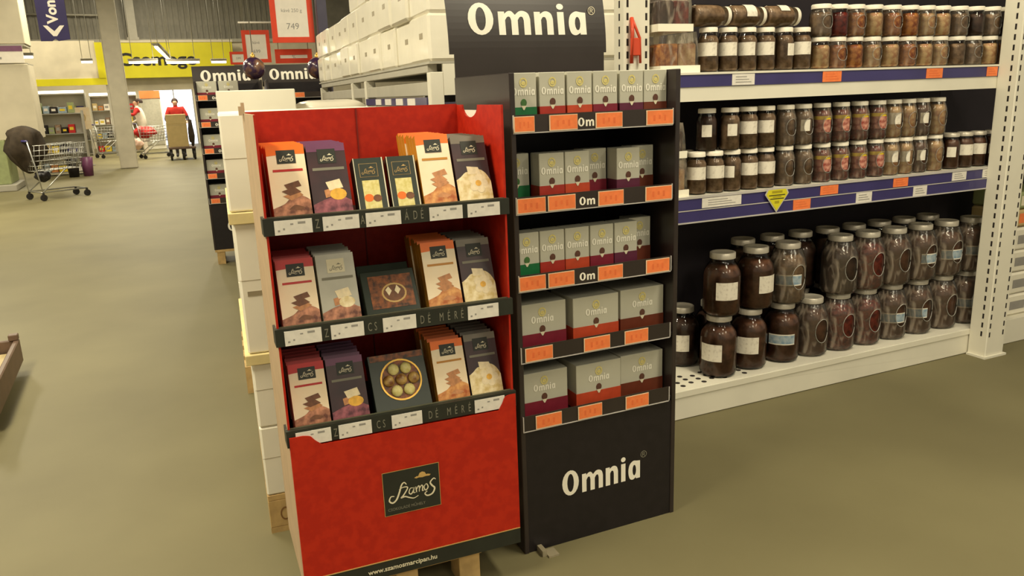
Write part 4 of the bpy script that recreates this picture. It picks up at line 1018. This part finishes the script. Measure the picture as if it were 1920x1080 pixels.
# ------------------------------------------------------------------ hanging posters and banner
def poster(x, y, z0, w, h, label, lines, top_z=6.5):
    t = thing('framed_poster', label, 'poster', (x, y, z0), AY)
    b = w * .13
    MB().box(0, w, 0, .012, 0, b).box(0, w, 0, .012, h - b * 1.2, h).box(0, b, 0, .012, b, h - b * 1.2).box(w - b, w, 0, .012, b, h - b * 1.2).build('frame', 'poster_red', t)
    MB().box(b, w - b, .004, .01, b, h - b * 1.2).build('sheet', 'paper', t)
    for (s, fx, fz, sz) in lines: text('lettering', s, sz, 'tag_print', t, (w * fx, .003, h * fz), align='CENTER')
    for k in (.1, .9): MB().tube([(w * k, .006, h), (w * k, .006, top_z - z0)], .004, 4).build('cord', 'steel', t)
    return t
poster(1.287, 9.0, 2.10, .44, .62, 'large red framed price poster hanging near the white cartons', [('AKCIÓ', .5, .72, .07), ('kávé 250 g', .5, .5, .05), ('749', .5, .22, .09)])
poster(1.19, 11.0, 1.99, .34, .40, 'mid sized red framed price poster left of the large one', [('kávé', .5, .58, .05), ('699', .5, .3, .06)])
poster(1.30, 14.0, 2.10, .26, .2, 'smallest red framed poster, leftmost and lowest of the hanging posters', [('599', .5, .4, .05)])
poster(1.345, 9.35, 1.905, .40, .15, 'wide orange framed strip poster under the large red poster', [('%', .5, .3, .06)])
hb = thing('hanging_bar', 'thin white bar hanging above the mid sized red poster', 'bar', (1.17, 10.86, 2.47), AY)
MB().tube([(-.02, 0, 0), (.5, 0, 0)], .012, 6).build('bar', 'paper', hb)
for k in (.05, .42): MB().tube([(k, 0, 0), (k, 0, 4.0)], .004, 4).build('cord', 'steel', hb)
bn = thing('hanging_banner', 'dark blue hanging banner with a white downward arrow', 'banner', (-1.14, 12.0, 2.34), AY)
MB().flat([[(0, 0), (.13, .0), (.165, .03), (.2, .0), (.335, .02), (.335, 1.7), (0, 1.7)]], 0, 0).flat([[(0, 0), (.13, .0), (.165, .03), (.2, .0), (.335, .02), (.335, 1.7), (0, 1.7)]], 0, .006).build('banner_cloth', 'banner_blue', bn)
MB().flat([[(.05, .19), (.10, .19), (.17, .12), (.24, .19), (.29, .19), (.19, .06), (.15, .06)]], 0, -.002).build('arrow', 'paper', bn)
text('lettering', 'Vonal', .17, 'paper', bn, (.225, -.002, .215), bold=.006, rot=(0, -PI / 2, 0))
for k in (.03, .30): MB().tube([(k, .003, 1.7), (k, .003, 4.16)], .004, 4).build('cord', 'steel', bn)

# ------------------------------------------------------------------ things on the left
tw = thing('shelving_tower', 'tall cream shelving tower with purple stripe at the left edge', 'shelf', (-3.7, 18.0, 0))
MB().box(0, 1.72, 0, .9, 2.72, 3.9).build('top_panel', 'wall_cream', tw, bevel=.01)
MB().box(0, 1.70, .0, .9, .95, 2.35).build('side_panel', 'wall_cream', tw, bevel=.01)
MB().box(0, 1.66, -.03, 0.0, 2.37, 2.68).build('sign_plate', 'paper', tw)
MB().box(0, 1.66, -.036, -.03, 2.58, 2.68).build('purple_stripe', 'choc_purple', tw)
MB().box(1.15, 1.3, -.036, -.03, 2.44, 2.48).build('lettering_mark', 'tag_print', tw)
MB().box(0, 1.1, -.1, .9, 0.12, .95).build('lower_panel', 'green_panel', tw, bevel=.01)
MB().box(0, 1.2, -.3, .9, 0.0, .12).build('plinth', 'paint_grey', tw, bevel=.01)
MB().box(0, 1.70, .02, .88, 2.35, 2.37).box(0, 1.70, .02, .88, 2.68, 2.72).build('divider', 'paint_grey', tw)

GC = ['contents_orange', 'carton_white', 'rail_blue', 'label_yellow', 'contents_grey', 'choc_red', 'cardboard', 'green_panel', 'paper', 'black_card', 'label_blue', 'choc_silver']
def goods_shelf(x, y, w, label, levels, yaw=0.0, d=.45, adj='', lamp_strip=False):
    t = thing('low_shelf', label, 'shelf', (x, y, 0), yaw)
    zt = levels[-1]
    for a in (0, w - .03): MB().box(a, a + .03, 0, d, 0, zt + .05).build('side', 'paint_grey', t)
    for z in [.08] + levels: MB().box(.03, w - .03, 0, d, z - .02, z).build('board', 'steel', t)
    MB().box(.03, w - .03, d - .02, d, .08, zt).build('back', 'paint_beige', t)
    if lamp_strip: MB().box(.02, w - .02, -.06, .02, zt + .02, zt + .1).build('light_strip', 'strip_glow', t)
    ca_, sa_ = math.cos(yaw), math.sin(yaw)
    for li, z in enumerate([.08] + levels[:-1] + ([levels[-1]] if not lamp_strip else [])):
        k = .05; n = 0
        while k < w - .2:
            ww = random.uniform(.11, .2); hh = random.uniform(.12, .24)
            lx, ly = k, .06
            o = MB().box(0, ww, 0, .26, 0, hh).build('grocery_box', random.choice(GC), None, (x + lx * ca_ - ly * sa_, y + lx * sa_ + ly * ca_, z + .0008), (0, 0, yaw), bevel=.006)
            MB().rect(ww * .2, ww * .8, hh * .35, hh * .7, -.002).build('front_print', random.choice(['paper', 'tag_print', 'label_yellow']), o)
            tag(o, '%s packet from left, level %s of %s' % (ORD[n], ['one', 'two', 'three', 'four', 'five'][li], adj), 'packet', 'packets on ' + adj)
            k += ww + .02; n += 1
goods_shelf(-2.42, 21.0, 1.0, 'low steel goods shelf behind the trolley with the dark coat', [.5, .95, 1.4], adj='the low shelf behind the coat trolley')
goods_shelf(-3.1, 29.0, 1.3, 'lit wall shelf far left under the yellow fascia', [.5, .95, 1.4, 1.95], adj='the far lit shelf on the left', lamp_strip=True)
goods_shelf(-1.72, 29.4, 1.4, 'lit wall shelf beside the grey column', [.5, .95, 1.4, 1.85], adj='the far lit shelf beside the column', lamp_strip=True)
fr = thing('drinks_cooler', 'pale glass fronted cooler left of the bright exit', 'cooler', (-.25, 31.0, 0))
MB().box(0, .65, .0, .6, 0, 1.95, 0).build('cabinet', 'paint_beige', fr, bevel=.01)
MB().box(.03, .62, -.03, -.0, .15, 1.7).build('door', 'choc_silver', fr)
MB().box(0, .65, -.05, 0, 1.75, 2.0).build('header', 'tag_orange', fr)
st = thing('info_stand', 'cream poster stand beside the lit shelves', 'stand', (-1.9, 24.0, 0), .05)
MB().box(0, .46, 0, .03, .95, 1.52).build('board', 'choc_white', st); MB().tube([(.2, .02, 0), (.2, .02, .95)], .02).build('pole', 'steel', st); MB().box(.02, .4, -.12, .16, 0, .02).build('foot', 'steel', st)
MB().flat([ell(.23, 1.25, .12, .14), ell(.23, 1.25, .09, .11)], 0, -.002).build('print', 'cardboard', st)
for i, (x, c) in enumerate(((-1.78, 'black_card'), (-1.5, 'choc_purple'))):
    b = thing('bin', ['black bin standing at the end of the low shelf', 'dark plum bin next to the black bin'][i], 'bin', (x + .06, 20.3 + .1 * i, 0))
    MB().lathe([(0, 0), (.10, 0), (.13, .42), (.11, .42), (.09, .03)], 18).build('bin_body', c, b)

# shopping trolleys
def shopping_trolley(label, loc, rz):
    t = thing('shopping_trolley', label, 'shopping trolley', loc, rz, 'shopping trolleys')
    L, Wd = .86, .54
    bk = MB()
    def corner(f, z):   # basket corners, f 0 rear .. 1 front ; tapers to the front
        hw = Wd / 2 * (1 - .18 * f); return hw
    for k in range(6):
        s = k / 5; z = .50 + .42 * s; xr = .0 - .04 * (1 - s); xf = L * (.86 + .14 * s)
        hr, hf = corner(0, z) * (.86 + .14 * s), corner(1, z) * (.86 + .14 * s)
        bk.tube([(-hr, xr, z), (hr, xr, z), (hf, xf, z), (-hf, xf, z)], .006, 4, closed=True)
    for k in range(11):
        f = k / 10
        for sgn in (-1, 1):
            bk.tube([(sgn * corner(f, 0) * .86, -.04 + (L * .86 + .04) * f, .5), (sgn * corner(f, 0), L * f, .92)], .005, 4)
    for k in range(7):
        u = -1 + k / 3
        bk.tube([(u * corner(1, 0) * .86, L * .86, .5), (u * corner(1, 0), L, .92)], .005, 4); bk.tube([(u * corner(0, 0) * .86, -.04, .5), (u * corner(0, 0), 0, .92)], .005, 4)
        bk.tube([(u * corner(0, 0) * .86, -.04, .5), (u * corner(1, 0) * .86, L * .86, .5)], .005, 4)
    bk.build('basket', 'steel', t)
    fr_ = MB()
    for sgn in (-1, 1):
        fr_.tube([(sgn * .27, -.1, 1.0), (sgn * .26, -.02, .5), (sgn * .26, .02, .14), (sgn * .2, L * .9, .14)], .013, 6); fr_.tube([(sgn * .26, .02, .14), (sgn * .2, L * .55, .5)], .011, 6)
    fr_.tube([(-.26, .02, .14), (.26, .02, .14)], .011, 6); fr_.tube([(-.2, L * .9, .14), (.2, L * .9, .14)], .011, 6)
    fr_.build('frame', 'steel', t)
    MB().tube([(-.28, -.1, 1.0), (.28, -.1, 1.0)], .018, 8).build('handle', 'rail_blue', t)
    for (x, y) in ((-.26, .02), (.26, .02), (-.2, L * .9), (.2, L * .9)):
        w = MB(); n = 14
        for sgn in (-1, 1): pass
        ring = [(.055 * math.cos(2 * PI * i / n), .055 * math.sin(2 * PI * i / n)) for i in range(n)]
        vs = [(x - .014, y + a, .055 + b) for a, b in ring] + [(x + .014, y + a, .055 + b) for a, b in ring]
        fs = [(i, (i + 1) % n, n + (i + 1) % n, n + i) for i in range(n)] + [tuple(range(n)), tuple(reversed(range(n, 2 * n)))]
        w.add(vs, fs); w.box(x - .02, x + .02, y - .012, y + .012, .055, .14)
        w.build('wheel', 'rubber', t)
    return t
shopping_trolley('empty looking shopping trolley with a dark coat hung over it', (-1.95, 15.55, 0), -1.05)
shopping_trolley('shopping trolley standing by the lit shelves near the column', (-1.55, 27.2, 0), -1.2)
shopping_trolley('shopping trolley carrying a red coat, left of the bright exit', (-.35, 25.7, 0), -1.35)
def lump(name, label, cat, loc, sx, sy, sz, mat, seed, nu=30, nv=16, part='cloth', drape=0.0):
    t = thing(name, label, cat, loc)
    vs = []; fs = []
    for j in range(nv + 1):
        tt = PI * j / nv
        for i in range(nu):
            a = 2 * PI * i / nu
            d = Vector((math.sin(tt) * math.cos(a), math.sin(tt) * math.sin(a), -math.cos(tt)))
            k = 1 + .28 * noise.noise(d * 1.8 + Vector((seed, 0, 0))) + .14 * noise.noise(d * 4.2 + Vector((0, seed, 0)))
            kd = 1 + drape * (.35 * d.z - .15 * abs(d.z) + .16 * math.sin(6 * a + seed) * (1 - .5 * max(0, d.z)))     # folds, narrower towards the hem
            vs.append((d.x * sx * k * kd, d.y * sy * k * kd, sz + d.z * sz * (k if drape == 0 else 1.0)))
    for j in range(nv):
        for i in range(nu): fs.append((j * nu + i, j * nu + (i + 1) % nu, (j + 1) * nu + (i + 1) % nu, (j + 1) * nu + i))
    MB().add(vs, fs, 0, True).build(part, mat, t)
    return t
lump('coat', 'bulky dark brown coat hung over the near left trolley', 'coat', (-1.97, 15.6, .45), .27, .24, .40, 'coat_dark', 2.0, drape=1.0)
lump('coat', 'red coat lying in the trolley left of the exit', 'coat', (-.2, 25.75, .60), .30, .2, .16, 'coat_red', 5.0)
lump('carrier_bag', 'pale pink bag hanging on the trolley with the red coat', 'bag', (-.42, 25.35, .30), .14, .1, .15, 'bag_pink', 8.0)
lump('carrier_bag', 'dark bag hanging low inside the near left trolley', 'bag', (-1.78, 15.5, .30), .12, .10, .10, 'black_card', 9.0, drape=.8)

# flat trolley with cardboard cartons near the exit
ft = thing('flat_trolley', 'flat goods trolley with black wheels carrying cardboard cartons', 'trolley', (.68, 24.3, 0))
MB().box(-.32, .38, -.3, .5, .30, .36).build('deck', 'trolley_brown', ft, bevel=.01)
for sx_ in (-.27, .05, .33):
    for sy_ in (-.22, .42):
        w = MB(); n = 14
        ring = [(.13 * math.cos(2 * PI * i / n), .13 * math.sin(2 * PI * i / n)) for i in range(n)]
        vs = [(sx_ - .025, sy_ + a, .13 + b) for a, b in ring] + [(sx_ + .025, sy_ + a, .13 + b) for a, b in ring]
        w.add(vs, [(i, (i + 1) % n, n + (i + 1) % n, n + i) for i in range(n)] + [tuple(range(n)), tuple(reversed(range(n, 2 * n)))]); w.box(sx_ - .035, sx_ + .035, sy_ - .02, sy_ + .02, .13, .30)
        w.build('wheel', 'rubber', ft)
MB().tube([(-.3, .49, .36), (-.3, .70, 1.0), (.35, .70, 1.0), (.35, .49, .36)], .018, 8).build('handle', 'steel', ft)
for k, (z0, z1) in enumerate(((.3605, .98), (.981, 1.24))):
    c = thing('cardboard_carton', ['large brown cardboard carton on the flat trolley', 'smaller cardboard carton on top of the large trolley carton'][k], 'carton', (.64, 24.05, z0))
    MB().box(-.26, .25, 0, .4, 0, z1 - z0).build('carton_body', 'cardboard', c, bevel=.008)
    MB().box(-.26, .25, -.001, 0, (z1 - z0) - .03, (z1 - z0) - .025).build('flap_seam', 'tape', c)
pl = lump('potted_plant', 'small dark leafy plant beside the trolley cartons', 'plant', (.985, 24.1, .361), .075, .1, .36, 'coat_dark', 12.0, part='foliage')

# ------------------------------------------------------------------ people
def person(label, loc, rz, joints, edges, radii, matf, mats):
    t = thing('person', label, 'person', loc, rz)
    names_ = list(joints); idx = {n: i for i, n in enumerate(names_)}
    me = bpy.data.meshes.new('body_skeleton'); me.from_pydata([joints[n] for n in names_], [(idx[a], idx[b]) for a, b in edges], []); me.update()
    o = bpy.data.objects.new('body_skeleton', me); col.objects.link(o)
    md = o.modifiers.new('skin', 'SKIN'); md.use_smooth_shade = True
    for n in names_:
        r = radii[n]; me.skin_vertices[0].data[idx[n]].radius = r if isinstance(r, tuple) else (r, r)
    me.skin_vertices[0].data[idx['pelvis']].use_root = True
    o.modifiers.new('sub', 'SUBSURF').levels = 2
    bpy.context.view_layer.update()
    bm_ = bpy.data.meshes.new_from_object(o.evaluated_get(bpy.context.evaluated_depsgraph_get()))
    bpy.data.objects.remove(o)
    bm_.materials.clear()
    for m in mats: bm_.materials.append(MATS[m])
    for p in bm_.polygons: p.material_index = matf(p.center); p.use_smooth = True
    link('body', bm_, t)
    return t
def human_joints(h=1.7, lh=(.28, -.38, 1.0), rh=(-.28, -.38, 1.0), lean=0.0, le=(.30, -.10, 1.10), re=(-.30, -.10, 1.10)):
    k = h / 1.7
    J = dict(pelvis=(0, 0, .93), belly=(0, -.01, 1.08), chest=(0, -lean * .3, 1.28), neck0=(0, -lean * .4, 1.43), neck1=(0, -lean * .45, 1.49), head0=(0, -.015 - lean * .5, 1.56), head1=(0, -.01 - lean * .5, 1.635))
    for s, n, e, hnd in ((1, 'l', le, lh), (-1, 'r', re, rh)):
        J['sh' + n] = (s * .185, -lean * .35, 1.39); J['el' + n] = e; J['wr' + n] = hnd
        d = (Vector(hnd) - Vector(e)).normalized(); hv = Vector(hnd)
        side = d.cross(Vector((0, 0, 1))).normalized() if abs(d.z) < .95 else Vector((1, 0, 0))
        J['pm' + n] = tuple(hv + d * .07)
        for q, off in enumerate((-.032, -.011, .011, .032)):
            J['f%d%s' % (q, n)] = tuple(hv + d * (.115 - abs(off) * .4) + side * off); J['g%d%s' % (q, n)] = tuple(hv + d * (.145 - abs(off) * .6) + side * off + Vector((0, 0, -.025)))
        J['t' + n] = tuple(hv + d * .06 + side * (-.05 * s) + Vector((0, 0, .01)))
        J['hp' + n] = (s * .095, 0, .88); J['kn' + n] = (s * .10, -.015, .49); J['an' + n] = (s * .10, .02, .09); J['to' + n] = (s * .115, -.12, .035)
    J = {n: tuple(c * k for c in p) for n, p in J.items()}
    E = [('pelvis', 'belly'), ('belly', 'chest'), ('chest', 'neck0'), ('neck0', 'neck1'), ('neck1', 'head0'), ('head0', 'head1')]
    R = dict(pelvis=(.145, .11), belly=(.14, .105), chest=(.155, .115), neck0=(.075, .07), neck1=.052, head0=(.075, .092), head1=(.07, .085))
    for n in 'lr':
        E += [('chest', 'sh' + n), ('sh' + n, 'el' + n), ('el' + n, 'wr' + n), ('wr' + n, 'pm' + n), ('pm' + n, 't' + n)] + [('pm' + n, 'f%d%s' % (q, n)) for q in range(4)] + [('f%d%s' % (q, n), 'g%d%s' % (q, n)) for q in range(4)]
        E += [('pelvis', 'hp' + n), ('hp' + n, 'kn' + n), ('kn' + n, 'an' + n), ('an' + n, 'to' + n)]
        R.update({'sh' + n: .075, 'el' + n: .05, 'wr' + n: .034, 'pm' + n: (.034, .018), 't' + n: .010, 'hp' + n: .095, 'kn' + n: .062, 'an' + n: .045, 'to' + n: .04})
        for q in range(4): R['f%d%s' % (q, n)] = .0095; R['g%d%s' % (q, n)] = .0085
    R = {n: (tuple(c * k for c in r) if isinstance(r, tuple) else r * k) for n, r in R.items()}
    return J, E, R, k
def face(parent, k, hair_mat, cap=None, hood=False):
    hz = 1.60 * k
    hm = MB(); nu, nv = 18, 10; vs = []; fs = []
    for j in range(nv + 1):
        t = PI * .60 * j / nv
        for i in range(nu):
            a = 2 * PI * i / nu
            front_cut = .75 if math.sin(a) < -.3 else 1.0
            tt = t * front_cut
            vs.append((.092 * k * math.sin(tt) * math.cos(a), (-.008 + .108 * math.sin(tt) * math.sin(a)) * k, hz + .112 * k * math.cos(tt)))
    for j in range(nv):
        for i in range(nu): fs.append((j * nu + i, (j + 1) * nu + i, (j + 1) * nu + (i + 1) % nu, j * nu + (i + 1) % nu))
    hm.add(vs, fs, 0, True); hm.build('hair', hair_mat, parent)
    for s in (-1, 1):
        MB().ball((s * .033 * k, -.098 * k, 1.60 * k), .010 * k, .007 * k, .007 * k, 8, 6).build('eye', 'black_print', parent); MB().ball((s * .083 * k, -.005 * k, 1.595 * k), .01 * k, .02 * k, .03 * k, 8, 6).build('ear', 'skin', parent)
    MB().ball((0, -.108 * k, 1.575 * k), .013 * k, .018 * k, .022 * k, 8, 6).build('nose', 'skin', parent); MB().ball((0, -.098 * k, 1.535 * k), .026 * k, .006 * k, .006 * k, 8, 6).build('mouth', 'label_pink', parent)
J, E, R, k = human_joints(1.68, lh=(.25, -.36, 1.03), rh=(-.25, -.36, 1.03), lean=.12)
def mA(c):
    if c.z > 1.50 * k: return 2
    if c.z < .86 * k: return 1
    if c.y < -.37 * k: return 2
    return 0 if c.z > 1.2 * k else 3
R['sh' + 'l'] = R['sh' + 'r'] = .095; R['chest'] = (.19, .14); R['belly'] = (.18, .13)
pA = person('person in a red jacket facing us behind the flat trolley with cartons', (.70, 25.44, 0), 0.0, J, E, R, mA, ['jacket_red', 'cloth_dark', 'skin', 'cloth_dark'])
face(pA, k, 'hair')
J, E, R, k2 = human_joints(1.72, lh=(.30, -.42, 1.32), rh=(-.30, -.30, 1.0), lean=.2, le=(.32, -.14, 1.22))
def mB(c):
    if c.z > 1.50 * k2: return 2
    if c.z < .80 * k2: return 1
    if c.y < -.40 * k2: return 2
    if c.x > .20 * k2 and c.z > 1.12 * k2: return 3
    return 0
R['chest'] = (.2, .15); R['belly'] = (.2, .15); R['pelvis'] = (.19, .14)
pB = person('person in a white top with a red sleeve reaching out, left of the exit', (-.25, 27.4, 0), -1.75, J, E, R, mB, ['cloth_white', 'cloth_white', 'skin', 'coat_red'])
face(pB, k2, 'hair')

# flat platform at the left edge of the frame
tr_ = thing('platform_trolley', 'low brown platform trolley with raised rim at the left frame edge', 'trolley', (-.85, 4.2, 0), math.radians(1.0))
MB().box(-.75, -.02, .05, 1.0, .11, .13).build('deck', 'trolley_deck', tr_)
MB().box(-.03, 0, 0.02, 1.05, .06, .20).build('side_rim', 'trolley_brown', tr_, bevel=.006)
MB().box(-.78, -.03, 1.02, 1.05, .06, .20).build('end_rim', 'trolley_brown', tr_, bevel=.006)
MB().box(-.78, -.03, 0.02, .05, .06, .20).build('end_rim', 'trolley_brown', tr_, bevel=.006)
MB().box(-.78, -.75, 0.05, 1.02, .06, .20).build('side_rim', 'trolley_brown', tr_, bevel=.006)
MB().box(-.05, 0.0, 1.0, 1.05, .20, .235).build('corner_post', 'trolley_brown', tr_, bevel=.004)
MB().box(-.05, 0.0, .02, .07, .20, .235).build('corner_post', 'trolley_brown', tr_, bevel=.004)
for (x, y) in ((-.1, .15), (-.1, .9), (-.68, .15), (-.68, .9)):
    w = MB(); n = 14
    ring_ = [(.045 * math.cos(2 * PI * i / n), .045 * math.sin(2 * PI * i / n)) for i in range(n)]
    vs = [(x - .015, y + a, .045 + b) for a, b in ring_] + [(x + .015, y + a, .045 + b) for a, b in ring_]
    w.add(vs, [(i, (i + 1) % n, n + (i + 1) % n, n + i) for i in range(n)] + [tuple(range(n)), tuple(reversed(range(n, 2 * n)))]); w.box(x - .03, x + .03, y - .03, y + .03, .09, .11)
    w.build('caster', 'rubber', tr_)
bpy.context.view_layer.update()
